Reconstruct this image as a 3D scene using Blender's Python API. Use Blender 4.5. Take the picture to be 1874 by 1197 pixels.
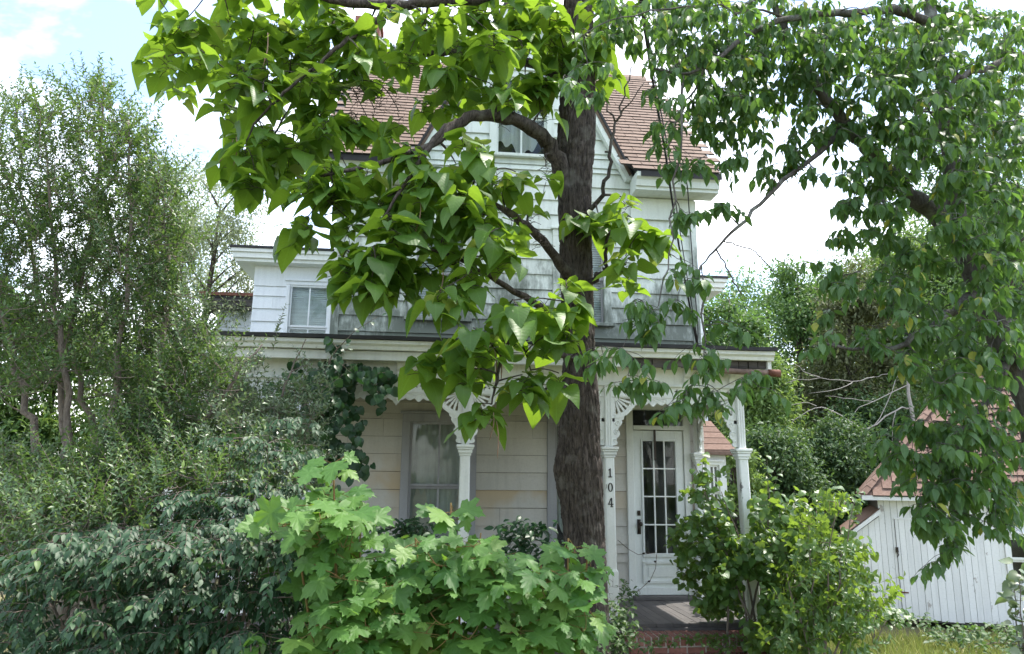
import bpy, math, random
import numpy as np
from mathutils import Matrix, Vector

random.seed(7)
rng = np.random.default_rng(7)
for o in list(bpy.data.objects):
    bpy.data.objects.remove(o)
SC = bpy.context.scene
COL = SC.collection
R = math.radians

# ------------------------------------------------------------------ camera
W, H, F = 1874.0, 1197.0, 1353.0
YAW, PITCH, ROLL = R(6.0), R(11.6), R(0.6)
CAM = np.array([0.0, 0.0, 2.1])
fw = np.array([math.sin(YAW) * math.cos(PITCH), math.cos(YAW) * math.cos(PITCH), math.sin(PITCH)])
r0 = np.array([math.cos(YAW), -math.sin(YAW), 0.0])
u0 = np.cross(r0, fw)
rt = r0 * math.cos(ROLL) + u0 * math.sin(ROLL)
up = -r0 * math.sin(ROLL) + u0 * math.cos(ROLL)
cd = bpy.data.cameras.new('camera')
cam = bpy.data.objects.new('camera', cd)
COL.objects.link(cam)
cd.sensor_width = 36.0
cd.lens = F / W * 36.0
cd.clip_start, cd.clip_end = 0.05, 3000.0
M = Matrix.Identity(4)
for i in range(3):
    M[i][0], M[i][1], M[i][2], M[i][3] = rt[i], up[i], -fw[i], CAM[i]
cam.matrix_world = M
SC.camera = cam


def at(px, py, Y):
    """the point of the plane at distance Y that a photo pixel sees"""
    d = fw + rt * (px - W / 2) / F - up * (py - H / 2) / F
    return CAM + d * (Y / d[1])


def proj(P):
    d = np.asarray(P, float) - CAM
    z = d @ fw
    return np.stack([W / 2 + F * (d @ rt) / z, H / 2 - F * (d @ up) / z, z], -1)


# ------------------------------------------------------------------ sky, sun, exposure
SUN_DIR = Vector((0.36, 0.16, 0.92)).normalized()
SUN_EL = math.asin(SUN_DIR.z)
SUN_AZ = math.atan2(SUN_DIR.x, SUN_DIR.y)
world = bpy.data.worlds.new('World')
SC.world = world
world.use_nodes = True
wn, wl = world.node_tree.nodes, world.node_tree.links
wn.clear()
wo = wn.new('ShaderNodeOutputWorld')
wb = wn.new('ShaderNodeBackground')
sky = wn.new('ShaderNodeTexSky')
sky.sky_type = 'NISHITA'
sky.sun_disc = False
sky.sun_elevation = SUN_EL
sky.sun_rotation = SUN_AZ
sky.altitude = 20
sky.dust_density = 1.6
tc = wn.new('ShaderNodeTexCoord')
mp = wn.new('ShaderNodeMapping')
mp.inputs['Scale'].default_value = (1.0, 1.0, 1.7)
mp.inputs['Location'].default_value = (0.35, 0.1, 0.62)
wl.new(tc.outputs['Generated'], mp.inputs['Vector'])
cn = wn.new('ShaderNodeTexNoise')
cn.inputs['Scale'].default_value = 2.3
cn.inputs['Detail'].default_value = 7
cn.inputs['Roughness'].default_value = 0.55
cn.inputs['Distortion'].default_value = 0.4
wl.new(mp.outputs['Vector'], cn.inputs['Vector'])
cr = wn.new('ShaderNodeValToRGB')
cr.color_ramp.elements[0].position = 0.44
cr.color_ramp.elements[0].color = (0.0, 0.0, 0.0, 1)
cr.color_ramp.elements[1].position = 0.67
wl.new(cn.outputs['Fac'], cr.inputs['Fac'])
mx = wn.new('ShaderNodeMix')
mx.data_type = 'RGBA'
wl.new(cr.outputs['Color'], mx.inputs['Factor'])
wl.new(sky.outputs['Color'], mx.inputs['A'])
mx.inputs['B'].default_value = (8.5, 8.5, 8.5, 1)
wl.new(mx.outputs['Result'], wb.inputs['Color'])
wb.inputs['Strength'].default_value = 0.15
wl.new(wb.outputs['Background'], wo.inputs['Surface'])

sd = bpy.data.lights.new('sun', 'SUN')
sd.energy = 2.5
sd.angle = R(0.6)
sd.color = (1.0, 0.95, 0.86)
sun = bpy.data.objects.new('sun', sd)
COL.objects.link(sun)
sun.rotation_euler = (-SUN_DIR).to_track_quat('-Z', 'Y').to_euler()

vs = SC.view_settings
vs.view_transform = 'Standard'
vs.look = 'None'
vs.gamma = 1.0
vs.use_curve_mapping = False
vs.exposure = 1.72
SC.cycles.max_bounces = 8
SC.cycles.transparent_max_bounces = 8
SC.cycles.use_denoising = True


# ------------------------------------------------------------------ material helpers
class NT:
    def __init__(s, name):
        s.m = bpy.data.materials.new(name)
        s.m.use_nodes = True
        s.t = s.m.node_tree
        s.t.nodes.clear()
        s.out = s.t.nodes.new('ShaderNodeOutputMaterial')

    def n(s, kind, **kw):
        nd = s.t.nodes.new('ShaderNode' + kind)
        for k, v in kw.items():
            if k in nd.inputs.keys():
                s.put(nd.inputs[k], v)
            else:
                setattr(nd, k, v)
        return nd

    def put(s, inp, v):
        if isinstance(v, bpy.types.NodeSocket):
            s.t.links.new(v, inp)
        else:
            if isinstance(v, (tuple, list)) and len(v) == 3 and inp.type == 'RGBA':
                v = (*v, 1)
            inp.default_value = v

    def coord(s, scale=(1, 1, 1), out='Object'):
        c = s.n('TexCoord')
        mpn = s.n('Mapping', Scale=scale)
        s.t.links.new(c.outputs[out], mpn.inputs['Vector'])
        return mpn.outputs['Vector']

    def noise(s, scale, detail=4, vec=None, rough=0.55, dist=0.0):
        nd = s.n('TexNoise', Scale=scale, Detail=detail, Roughness=rough, Distortion=dist)
        s.t.links.new(vec if vec is not None else s.coord(), nd.inputs['Vector'])
        return nd.outputs['Fac']

    def ramp(s, fac, a, b, ca=(0, 0, 0), cb=(1, 1, 1)):
        nd = s.n('ValToRGB')
        e = nd.color_ramp.elements
        e[0].position, e[1].position = a, b
        e[0].color, e[1].color = (*ca, 1), (*cb, 1)
        s.t.links.new(fac, nd.inputs['Fac'])
        return nd.outputs['Color']

    def mix(s, fac, a, b, blend='MIX'):
        nd = s.n('Mix', data_type='RGBA', blend_type=blend)
        s.put(nd.inputs['Factor'], fac)
        s.put(nd.inputs[6], a)
        s.put(nd.inputs[7], b)
        return nd.outputs[2]

    def math(s, op, a, b=0.0, c=0.0):
        nd = s.n('Math', operation=op)
        s.put(nd.inputs[0], a)
        s.put(nd.inputs[1], b)
        s.put(nd.inputs[2], c)
        return nd.outputs[0]

    def rand(s):
        a = s.n('ObjectInfo').outputs['Random']
        b = s.n('NewGeometry').outputs['Random Per Island']
        return s.math('FRACT', s.math('ADD', a, b))

    def bump(s, h, strength=0.3, dist=0.01):
        return s.n('Bump', Strength=strength, Distance=dist, Height=h).outputs['Normal']

    def pbr(s, color, rough=0.6, normal=None, spec=0.4, metal=0.0):
        p = s.n('BsdfPrincipled', Roughness=rough, Metallic=metal)
        s.put(p.inputs['Base Color'], color)
        p.inputs['Specular IOR Level'].default_value = spec
        if normal is not None:
            s.put(p.inputs['Normal'], normal)
        return p.outputs[0]

    def end(s, sh):
        s.t.links.new(sh, s.out.inputs['Surface'])
        return s.m


def paint_mat(name, base, dirt, bare=(0.22, 0.2, 0.18), peel=0.66, amount=0.5, algae=None, streak=0.5, yellow=None):
    t = NT(name)
    big = t.noise(0.9, 4)
    c = t.mix(t.ramp(big, 0.35, 0.75), base, dirt)
    # rain streaks run down the boards
    st = t.noise(1.0, 5, t.coord((14, 14, 0.9)))
    c = t.mix(t.math('MULTIPLY', t.ramp(st, 0.5, 0.78), streak), c, tuple(x * 0.62 for x in dirt))
    fine = t.noise(38, 3)
    c = t.mix(t.math('MULTIPLY', t.ramp(fine, 0.45, 0.8), 0.18), c, tuple(x * 0.55 for x in dirt))
    # board to board difference
    rr = t.n('ObjectInfo').outputs['Random']
    c = t.mix(t.math('MULTIPLY', rr, 0.16), c, tuple(x * 0.55 for x in dirt))
    if yellow:
        z = t.n('SeparateXYZ', Vector=t.coord()).outputs['Z']
        band = t.math('MULTIPLY', t.math('GREATER_THAN', rr, 0.3), t.ramp(t.noise(1.3, 3), 0.38, 0.52))
        w = t.math('SUBTRACT', 1.0, t.math('MINIMUM', t.math('MULTIPLY', t.math('ABSOLUTE', t.math('SUBTRACT', z, 1.95)), 1.6), 1.0))
        c = t.mix(t.math('MULTIPLY', band, w), c, yellow)
    if algae:
        z0, z1 = algae
        z = t.n('SeparateXYZ', Vector=t.coord()).outputs['Z']
        g = t.math('SUBTRACT', 1.0, t.math('DIVIDE', t.math('SUBTRACT', z, z0), z1 - z0))
        an = t.noise(1.6, 8, t.coord((1.4, 1.4, 0.8)), 0.68)
        an2 = t.noise(7.0, 6, t.coord((3.0, 3.0, 0.45)), 0.7)
        v = t.math('ADD', t.math('MULTIPLY', an, 0.72), t.math('MULTIPLY', an2, 0.28))
        v = t.math('ADD', v, t.math('MULTIPLY', g, 0.2))
        c = t.mix(t.math('MULTIPLY', t.ramp(v, 0.5, 0.65), 0.9), c, (0.075, 0.085, 0.075))
        c = t.mix(t.math('MULTIPLY', t.ramp(v, 0.44, 0.6), 0.35), c, (0.22, 0.26, 0.21))
    # flaked paint shows grey wood
    pv = t.noise(3.2, 9, t.coord((1.6, 1.6, 0.7)), 0.72)
    pm = t.ramp(pv, peel, peel + 0.025)
    c = t.mix(t.math('MULTIPLY', pm, amount), c, bare)
    wood = t.noise(60, 2, t.coord((1, 1, 0.06)))
    h = t.math('ADD', t.math('MULTIPLY', wood, 0.3), t.math('MULTIPLY', pm, -0.8))
    return t.end(t.pbr(c, 0.62, t.bump(h, 0.35, 0.004), 0.35))


def plain_mat(name, a, b, rough=0.7, scale=8.0, bump=0.3, metal=0.0, spec=0.4, stretch=(1, 1, 1)):
    t = NT(name)
    v = t.noise(scale, 6, t.coord(stretch), 0.65)
    c = t.mix(t.ramp(v, 0.3, 0.72), a, b)
    c = t.mix(t.math('MULTIPLY', t.rand(), 0.34), c, tuple(x * 0.5 for x in a))
    return t.end(t.pbr(c, rough, t.bump(v, bump, 0.01), spec, metal))


def leaf_mat(name, a, b, trans, tfac=0.36, rough=0.42, spec=0.45, vein=0.0, veins=9.0, odd=None, odd_at=0.95):
    t = NT(name)
    rr = t.rand()
    c = t.mix(rr, a, b)
    tr = t.mix(rr, trans, tuple(x * 0.7 for x in trans))
    if odd:
        k = t.math('GREATER_THAN', t.math('FRACT', t.math('MULTIPLY', rr, 7.31)), odd_at)
        c = t.mix(k, c, odd)
        tr = t.mix(k, tr, tuple(min(1, x * 1.6) for x in odd))
    nrm = None
    if vein:
        uv = t.n('UVMap')
        sx = t.n('SeparateXYZ', Vector=uv.outputs['UV'])
        au = t.math('ABSOLUTE', t.math('SUBTRACT', sx.outputs['X'], 0.5))
        mid = t.math('LESS_THAN', au, 0.016)
        ph = t.math('FRACT', t.math('MULTIPLY', t.math('SUBTRACT', sx.outputs['Y'], t.math('MULTIPLY', au, 0.9)), veins))
        side = t.math('LESS_THAN', t.math('ABSOLUTE', t.math('SUBTRACT', ph, 0.5)), 0.06)
        m = t.math('MAXIMUM', mid, t.math('MULTIPLY', side, 0.6))
        c = t.mix(t.math('MULTIPLY', m, vein), c, tuple(min(1, x * 2.0 + 0.03) for x in b))
        pil = t.math('ABSOLUTE', t.math('SUBTRACT', ph, 0.5))
        nrm = t.bump(pil, 0.18, 0.01)
        blot = t.noise(14, 3)
        spot = t.ramp(t.noise(9, 4, t.coord((1, 1, 1), 'UV')), 0.69, 0.715)
        c = t.mix(t.math('MULTIPLY', spot, t.math('GREATER_THAN', t.math('FRACT', t.math('MULTIPLY', rr, 5.7)), 0.5)), c, (0.16, 0.11, 0.045))
        c = t.mix(t.math('MULTIPLY', t.ramp(blot, 0.5, 0.8), 0.25), c, tuple(x * 0.55 for x in a))
    p = t.pbr(c, rough, nrm, spec)
    tl = t.n('BsdfTranslucent')
    t.put(tl.inputs['Color'], tr)
    ms = t.n('MixShader', Fac=tfac)
    t.t.links.new(p, ms.inputs[1])
    t.t.links.new(tl.outputs[0], ms.inputs[2])
    return t.end(ms.outputs[0])


def bark_mat(name, a, b, scale=9, lichen=None):
    t = NT(name)
    v = t.noise(scale, 8, t.coord((3.2, 3.2, 0.5)), 0.7, 0.4)
    w = t.noise(40, 4)
    c = t.mix(t.ramp(v, 0.36, 0.66), a, b)
    c = t.mix(t.math('MULTIPLY', w, 0.35), c, tuple(x * 0.4 for x in a))
    if lichen:
        c = t.mix(t.math('MULTIPLY', t.ramp(t.noise(6, 6), 0.54, 0.68), 0.7), c, lichen)
    h = t.math('ADD', v, t.math('MULTIPLY', w, 0.25))
    return t.end(t.pbr(c, 0.9, t.bump(h, 0.9, 0.02), 0.2))


def glass_mat(name, tint=(0.9, 0.94, 0.94)):
    t = NT(name)
    dirt = t.ramp(t.noise(5, 6), 0.35, 0.8)
    tr = t.n('BsdfTransparent')
    tr.inputs['Color'].default_value = (*tint, 1)
    gl = t.n('BsdfGlossy', Roughness=0.03)
    t.put(gl.inputs['Normal'], t.bump(t.noise(2.2, 2), 0.06, 0.02))
    fr = t.n('Fresnel', IOR=1.55)
    ms = t.n('MixShader')
    t.t.links.new(t.math('ADD', t.math('MULTIPLY', fr.outputs[0], 0.45), 0.0), ms.inputs[0])
    t.t.links.new(tr.outputs[0], ms.inputs[1])
    t.t.links.new(gl.outputs[0], ms.inputs[2])
    df = t.n('BsdfDiffuse')
    df.inputs['Color'].default_value = (0.35, 0.36, 0.34, 1)
    m2 = t.n('MixShader')
    t.t.links.new(t.math('MULTIPLY', dirt, 0.12), m2.inputs[0])
    t.t.links.new(ms.outputs[0], m2.inputs[1])
    t.t.links.new(df.outputs[0], m2.inputs[2])
    return t.end(m2.outputs[0])


MT = dict(
    upper=paint_mat('weathered_white_siding', (0.78, 0.84, 0.79), (0.62, 0.68, 0.63), amount=0.5, peel=0.68, algae=(3.95, 5.3), streak=0.45),
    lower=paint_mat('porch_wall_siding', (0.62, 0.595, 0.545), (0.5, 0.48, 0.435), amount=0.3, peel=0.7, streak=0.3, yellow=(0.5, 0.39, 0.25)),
    wing=paint_mat('pale_wing_siding', (0.82, 0.85, 0.89), (0.72, 0.75, 0.8), amount=0.5, peel=0.72, streak=0.25),  # blue cast of the skylight is put into the wing paint colours
    trim=paint_mat('white_trim_paint', (0.84, 0.86, 0.83), (0.72, 0.74, 0.71), amount=0.75, peel=0.66, streak=0.3),
    peel=paint_mat('flaking_trim_paint', (0.84, 0.86, 0.84), (0.72, 0.74, 0.72), bare=(0.1, 0.09, 0.085), amount=0.9, peel=0.58, streak=0.4),
    sash=paint_mat('grey_sash_paint', (0.4, 0.4, 0.41), (0.32, 0.32, 0.34), amount=0.5, peel=0.64),
    doorp=paint_mat('door_paint', (0.8, 0.83, 0.81), (0.68, 0.71, 0.69), amount=0.3, peel=0.72, streak=0.3),
    shedp=paint_mat('shed_white_paint', (0.84, 0.85, 0.85), (0.74, 0.75, 0.75), bare=(0.36, 0.33, 0.31), amount=0.85, peel=0.632, streak=0.4),
    core=plain_mat('wall_sheathing', (0.12, 0.11, 0.1), (0.08, 0.07, 0.065)),
    inside=plain_mat('dim_interior', (0.1, 0.095, 0.09), (0.07, 0.065, 0.06), 0.9),
    roofing=plain_mat('black_roofing', (0.025, 0.025, 0.028), (0.06, 0.06, 0.062), 0.8, 6),
    rot=plain_mat('rotten_fascia', (0.05, 0.045, 0.045), (0.19, 0.17, 0.16), 0.9, 7, 0.8, stretch=(0.5, 1, 3)),
    rust=plain_mat('rusty_gutter', (0.11, 0.042, 0.03), (0.2, 0.085, 0.055), 0.85, 14, 0.5),
    rustpale=plain_mat('flaking_gutter', (0.34, 0.24, 0.2), (0.09, 0.06, 0.05), 0.85, 8, 0.6),
    shingle=plain_mat('brown_asphalt_shingle', (0.15, 0.106, 0.083), (0.25, 0.185, 0.148), 0.92, 30, 0.6, spec=0.2),
    shingle2=plain_mat('shed_red_shingle', (0.15, 0.096, 0.076), (0.235, 0.162, 0.132), 0.92, 22, 0.6, spec=0.2),
    brick=plain_mat('red_brick', (0.2, 0.08, 0.062), (0.32, 0.155, 0.125), 0.85, 16, 0.6),
    mortar=plain_mat('mortar', (0.5, 0.46, 0.42), (0.34, 0.3, 0.27), 0.95, 20, 0.6),
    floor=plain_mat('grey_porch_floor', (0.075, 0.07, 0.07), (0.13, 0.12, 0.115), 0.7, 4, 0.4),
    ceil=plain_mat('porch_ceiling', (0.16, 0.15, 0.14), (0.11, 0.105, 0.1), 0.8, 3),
    iron=plain_mat('dark_iron', (0.03, 0.028, 0.025), (0.08, 0.06, 0.045), 0.5, 20, 0.4, 0.6),
    number=plain_mat('number_paint', (0.02, 0.02, 0.02), (0.05, 0.045, 0.04), 0.6, 30),
    glass=glass_mat('window_glass'),
    curtain=plain_mat('stained_curtain', (0.66, 0.65, 0.6), (0.5, 0.49, 0.45), 0.95, 2.5, 0.5, stretch=(6, 6, 0.7)),
    blind=plain_mat('window_blind', (0.84, 0.88, 0.86), (0.74, 0.78, 0.77), 0.8, 3),
    plaster=plain_mat('fallen_plaster', (0.62, 0.55, 0.46), (0.5, 0.43, 0.36), 0.95, 8),
    cable=plain_mat('black_cable', (0.012, 0.012, 0.012), (0.025, 0.025, 0.025), 0.5, 20),
    bark=bark_mat('catalpa_bark', (0.022, 0.018, 0.015), (0.135, 0.112, 0.096), 13, (0.15, 0.14, 0.12)),
    bark2=bark_mat('cherry_bark', (0.07, 0.062, 0.056), (0.16, 0.15, 0.138), 14, (0.26, 0.28, 0.25)),
    twig=bark_mat('thin_twig_bark', (0.13, 0.1, 0.075), (0.22, 0.18, 0.14), 20),
    stem=bark_mat('shrub_stem_bark', (0.15, 0.12, 0.1), (0.28, 0.24, 0.2), 18),
    redstem=bark_mat('red_petiole', (0.25, 0.12, 0.06), (0.2, 0.2, 0.06), 20),
    greenstem=bark_mat('green_petiole', (0.16, 0.22, 0.06), (0.2, 0.26, 0.08), 20),
    dead=bark_mat('bleached_deadwood', (0.36, 0.33, 0.3), (0.5, 0.47, 0.44), 18),
    pod=plain_mat('dry_seed_pod', (0.2, 0.12, 0.07), (0.34, 0.24, 0.17), 0.8, 20),
    catalpa=leaf_mat('catalpa_leaf', (0.035, 0.092, 0.016), (0.1, 0.2, 0.03), (0.36, 0.58, 0.04), 0.38, 0.46, 0.4, 0.22, 7, (0.2, 0.26, 0.04), 0.97),
    cherry=leaf_mat('cherry_leaf', (0.032, 0.086, 0.028), (0.072, 0.145, 0.046), (0.22, 0.42, 0.06), 0.34, 0.44, 0.42, 0.3, 10, (0.28, 0.3, 0.04), 0.985),
    maple=leaf_mat('maple_leaf', (0.04, 0.115, 0.024), (0.1, 0.205, 0.042), (0.26, 0.48, 0.05), 0.36, 0.5, 0.35, 0.12, 4, (0.13, 0.23, 0.045), 0.94),
    privet=leaf_mat('privet_leaf', (0.035, 0.08, 0.036), (0.095, 0.155, 0.062), (0.2, 0.34, 0.06), 0.32, 0.42, 0.45, odd=(0.16, 0.24, 0.06), odd_at=0.93),
    privety=leaf_mat('young_shoot_leaf', (0.1, 0.19, 0.04), (0.15, 0.26, 0.06), (0.34, 0.5, 0.08), 0.36, 0.4, 0.45),
    dark=leaf_mat('dark_shrub_leaf', (0.014, 0.046, 0.019), (0.036, 0.086, 0.034), (0.08, 0.18, 0.035), 0.22, 0.5, 0.36, odd=(0.1, 0.16, 0.05), odd_at=0.95),
    pale=leaf_mat('pale_shrub_leaf', (0.035, 0.08, 0.04), (0.24, 0.3, 0.18), (0.22, 0.34, 0.1), 0.28, 0.34, 0.55),
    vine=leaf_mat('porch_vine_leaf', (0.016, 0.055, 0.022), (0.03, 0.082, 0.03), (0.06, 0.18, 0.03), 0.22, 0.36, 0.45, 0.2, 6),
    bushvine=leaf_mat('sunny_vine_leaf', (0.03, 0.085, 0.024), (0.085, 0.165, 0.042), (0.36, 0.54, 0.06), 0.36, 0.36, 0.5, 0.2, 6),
    ivy=leaf_mat('ivy_leaf', (0.03, 0.075, 0.024), (0.075, 0.135, 0.042), (0.18, 0.32, 0.06), 0.3, 0.5, 0.35),
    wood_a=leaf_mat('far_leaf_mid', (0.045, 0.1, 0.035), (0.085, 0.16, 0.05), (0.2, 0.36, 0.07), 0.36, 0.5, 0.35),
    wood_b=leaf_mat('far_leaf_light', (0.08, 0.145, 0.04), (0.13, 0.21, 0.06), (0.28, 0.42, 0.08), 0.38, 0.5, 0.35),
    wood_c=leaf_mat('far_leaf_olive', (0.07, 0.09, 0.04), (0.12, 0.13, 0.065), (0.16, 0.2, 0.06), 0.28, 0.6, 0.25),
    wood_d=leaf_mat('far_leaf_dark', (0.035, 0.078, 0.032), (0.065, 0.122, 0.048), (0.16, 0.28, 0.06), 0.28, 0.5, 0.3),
    wood_e=leaf_mat('far_leaf_thin', (0.15, 0.19, 0.11), (0.24, 0.27, 0.17), (0.34, 0.42, 0.2), 0.42, 0.5, 0.35),
    grass=leaf_mat('grass_blade', (0.15, 0.22, 0.045), (0.42, 0.38, 0.12), (0.28, 0.36, 0.08), 0.34, 0.5, 0.3),
)


def ground_mat():
    t = NT('overgrown_ground')
    a = t.noise(0.7, 8)
    b = t.noise(9, 6)
    c = t.mix(t.ramp(a, 0.4, 0.62), (0.09, 0.11, 0.045), (0.2, 0.18, 0.09))
    c = t.mix(t.math('MULTIPLY', b, 0.5), c, (0.05, 0.045, 0.025))
    return t.end(t.pbr(c, 0.95, t.bump(b, 0.8, 0.05), 0.2))


MT['ground'] = ground_mat()


# ------------------------------------------------------------------ object helpers
class MB:
    def __init__(s):
        s.v, s.f = [], []

    def add(s, vs, fs):
        b = len(s.v)
        s.v += [tuple(map(float, p)) for p in vs]
        s.f += [tuple(i + b for i in f) for f in fs]
        return s

    def box(s, x0, x1, y0, y1, z0, z1):
        vs = [(x, y, z) for x in (x0, x1) for y in (y0, y1) for z in (z0, z1)]
        return s.add(vs, [(0, 1, 3, 2), (4, 6, 7, 5), (0, 4, 5, 1), (2, 3, 7, 6), (0, 2, 6, 4), (1, 5, 7, 3)])

    def plate(s, poly, y0, y1):
        """an outline in x, z given a thickness in y (outline anticlockwise seen from -y)"""
        n = len(poly)
        vs = [(x, y0, z) for x, z in poly] + [(x, y1, z) for x, z in poly]
        fs = [tuple(range(n)), tuple(range(2 * n - 1, n - 1, -1))]
        fs += [(i, i + n, (i + 1) % n + n, (i + 1) % n) for i in range(n)]
        return s.add(vs, fs)

    def ring(s, outer, inner, y0, y1):
        n = len(outer)
        vs = [(x, y, z) for y in (y0, y1) for P in (outer, inner) for x, z in P]
        fs = []
        for i in range(n):
            j = (i + 1) % n
            fs += [(i, j, j + n, i + n), (2 * n + i, 3 * n + i, 3 * n + j, 2 * n + j),
                   (i, 2 * n + i, 2 * n + j, j), (n + i, n + j, 3 * n + j, 3 * n + i)]
        return s.add(vs, fs)

    def profile_x(s, poly, x0, x1):
        """an outline in y, z swept along x"""
        n = len(poly)
        vs = [(x0, y, z) for y, z in poly] + [(x1, y, z) for y, z in poly]
        fs = [tuple(range(n - 1, -1, -1)), tuple(range(n, 2 * n))]
        fs += [(i, (i + 1) % n, (i + 1) % n + n, i + n) for i in range(n)]
        return s.add(vs, fs)

    def tube(s, pts, rad, n=6, cap=True):
        pts = np.asarray(pts, float)
        m = len(pts)
        rad = np.broadcast_to(np.asarray(rad, float), (m,))
        tg = np.gradient(pts, axis=0)
        tg /= np.linalg.norm(tg, axis=1)[:, None] + 1e-9
        ref = np.array([1.0, 0.13, 0.07]) if abs(tg[0][0]) < 0.8 else np.array([0.1, 1.0, 0.2])
        vs, fs = [], []
        a = np.linspace(0, 2 * np.pi, n, endpoint=False)
        for i in range(m):
            e1 = ref - tg[i] * (ref @ tg[i])
            e1 /= np.linalg.norm(e1) + 1e-9
            e2 = np.cross(tg[i], e1)
            ref = e1
            vs += list(pts[i] + rad[i] * (np.cos(a)[:, None] * e1 + np.sin(a)[:, None] * e2))
        for i in range(m - 1):
            for k in range(n):
                l = (k + 1) % n
                fs.append((i * n + k, i * n + l, (i + 1) * n + l, (i + 1) * n + k))
        if cap:
            fs += [tuple(range(n - 1, -1, -1)), tuple(range((m - 1) * n, m * n))]
        return s.add(vs, fs)

    def mesh(s, name, smooth=False):
        me = bpy.data.meshes.new(name)
        me.from_pydata(s.v, [], s.f)
        if smooth:
            me.polygons.foreach_set('use_smooth', [True] * len(me.polygons))
        me.update()
        return me

    def build(s, name, mat, parent=None, smooth=False, bevel=0.0, kind=None):
        return link(name, s.mesh(name, smooth), mat, parent, bevel, kind)


def link(name, me, mat, parent=None, bevel=0.0, kind=None):
    o = bpy.data.objects.new(name, me)
    COL.objects.link(o)
    if mat is not None and not me.materials:
        me.materials.append(MT[mat] if isinstance(mat, str) else mat)
    if parent is not None:
        o.parent = parent
        if parent.type == 'EMPTY':
            o.location = -parent.location
    if bevel:
        b = o.modifiers.new('bevel', 'BEVEL')
        b.width, b.segments, b.limit_method = bevel, 2, 'ANGLE'
    if kind:
        o['kind'] = kind
    return o


def thing(name, label, cat, loc, group=None):
    o = bpy.data.objects.new(name, None)
    COL.objects.link(o)
    o.location = tuple(map(float, loc))
    o.empty_display_size = 0.2
    tag(o, label, cat, group)
    return o


def tag(o, label, cat, group=None):
    o['label'], o['category'] = label, cat
    if group:
        o['group'] = group
    return o


def struct(o):
    o['kind'] = 'structure'
    return o


def bez(p0, p1, p2, n):
    t = np.linspace(0, 1, n)[:, None]
    return (1 - t) ** 2 * p0 + 2 * t * (1 - t) * p1 + t * t * p2


def unit(v):
    v = np.asarray(v, float)
    return v / (np.linalg.norm(v, axis=-1, keepdims=True) + 1e-9)


# ------------------------------------------------------------------ leaves
def leaf_tmpl(mid, edge, fold=0.2, droop=0.25, wave=0.0, twist=0.0):
    """mid: y of the rib points; edge: (half width, y) points; built as rib + two edges"""
    k = len(mid)
    V, UV = [], []

    def bend(x, y):
        z = abs(x) * fold - droop * max(y, 0) ** 2 + wave * math.sin(7 * y + (2 if x > 0 else 0)) * abs(x)
        z += twist * x * y
        return (x, y * (1 - 0.12 * abs(droop)), z)
    for y in mid:
        V.append(bend(0, y)); UV.append((0.5, y))
    for sgn in (1, -1):
        for x, y in edge:
            V.append(bend(sgn * x, y)); UV.append((0.5 + sgn * x, y))
    F = []
    e = len(edge)
    for s_ in (0, 1):
        b = k + s_ * e
        for i in range(k - 1):
            # the last rib point is the tip; the edge list has k - 1 points
            if i < k - 2:
                q = (i, b + i, b + i + 1, i + 1)
            else:
                q = (i, b + i, i + 1)
            F.append(q if s_ == 0 else q[::-1])
    return np.array(V), F, np.array(UV)


def star_tmpl(out, droop=0.12, cup=0.1, seed=0):
    rs = random.Random(seed)
    V, UV = [(0, 0.32, 0.0), (0, 0, 0)], [(0.5, 0.32), (0.5, 0)]
    full = [(x, y) for x, y in out] + [(-x, y) for x, y in out[::-1] if x > 1e-6]
    for x, y in full:
        d2 = x * x + (y - 0.32) ** 2
        V.append((x, y, -droop * d2 * 2 + cup * abs(x) + rs.uniform(-0.035, 0.035)))
        UV.append((0.5 + x, y))
    n = len(full)
    F = [(1, 2, 0)] + [(0, 2 + i, 3 + i) for i in range(n - 1)] + [(0, 2 + n - 1, 1)]
    return np.array(V), F, np.array(UV)


HEART = [(0.16, -0.1), (0.37, 0.0), (0.42, 0.2), (0.34, 0.46), (0.19, 0.72)]
HMID = [0.0, 0.09, 0.25, 0.5, 0.76, 1.0]
OVAL = [(0.06, 0.02), (0.2, 0.2), (0.245, 0.45), (0.15, 0.74)]
OMID = [0.0, 0.2, 0.45, 0.74, 1.0]
SMALL = [(0.02, 0.0), (0.2, 0.45)]
SMID = [0.0, 0.45, 1.0]
ROUND = [(0.2, -0.1), (0.44, 0.12), (0.47, 0.4), (0.3, 0.72)]
RMID = [0.0, 0.15, 0.42, 0.74, 0.98]
MAPLE = [(0.05, -0.03), (0.16, -0.06), (0.3, -0.1), (0.3, 0.02), (0.4, 0.03), (0.36, 0.12), (0.28, 0.2), (0.4, 0.25), (0.55, 0.3),
         (0.5, 0.38), (0.53, 0.48), (0.4, 0.5), (0.24, 0.5), (0.2, 0.53), (0.25, 0.68), (0.17, 0.72), (0.16, 0.82), (0.07, 0.84), (0.0, 1.0)]
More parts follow.
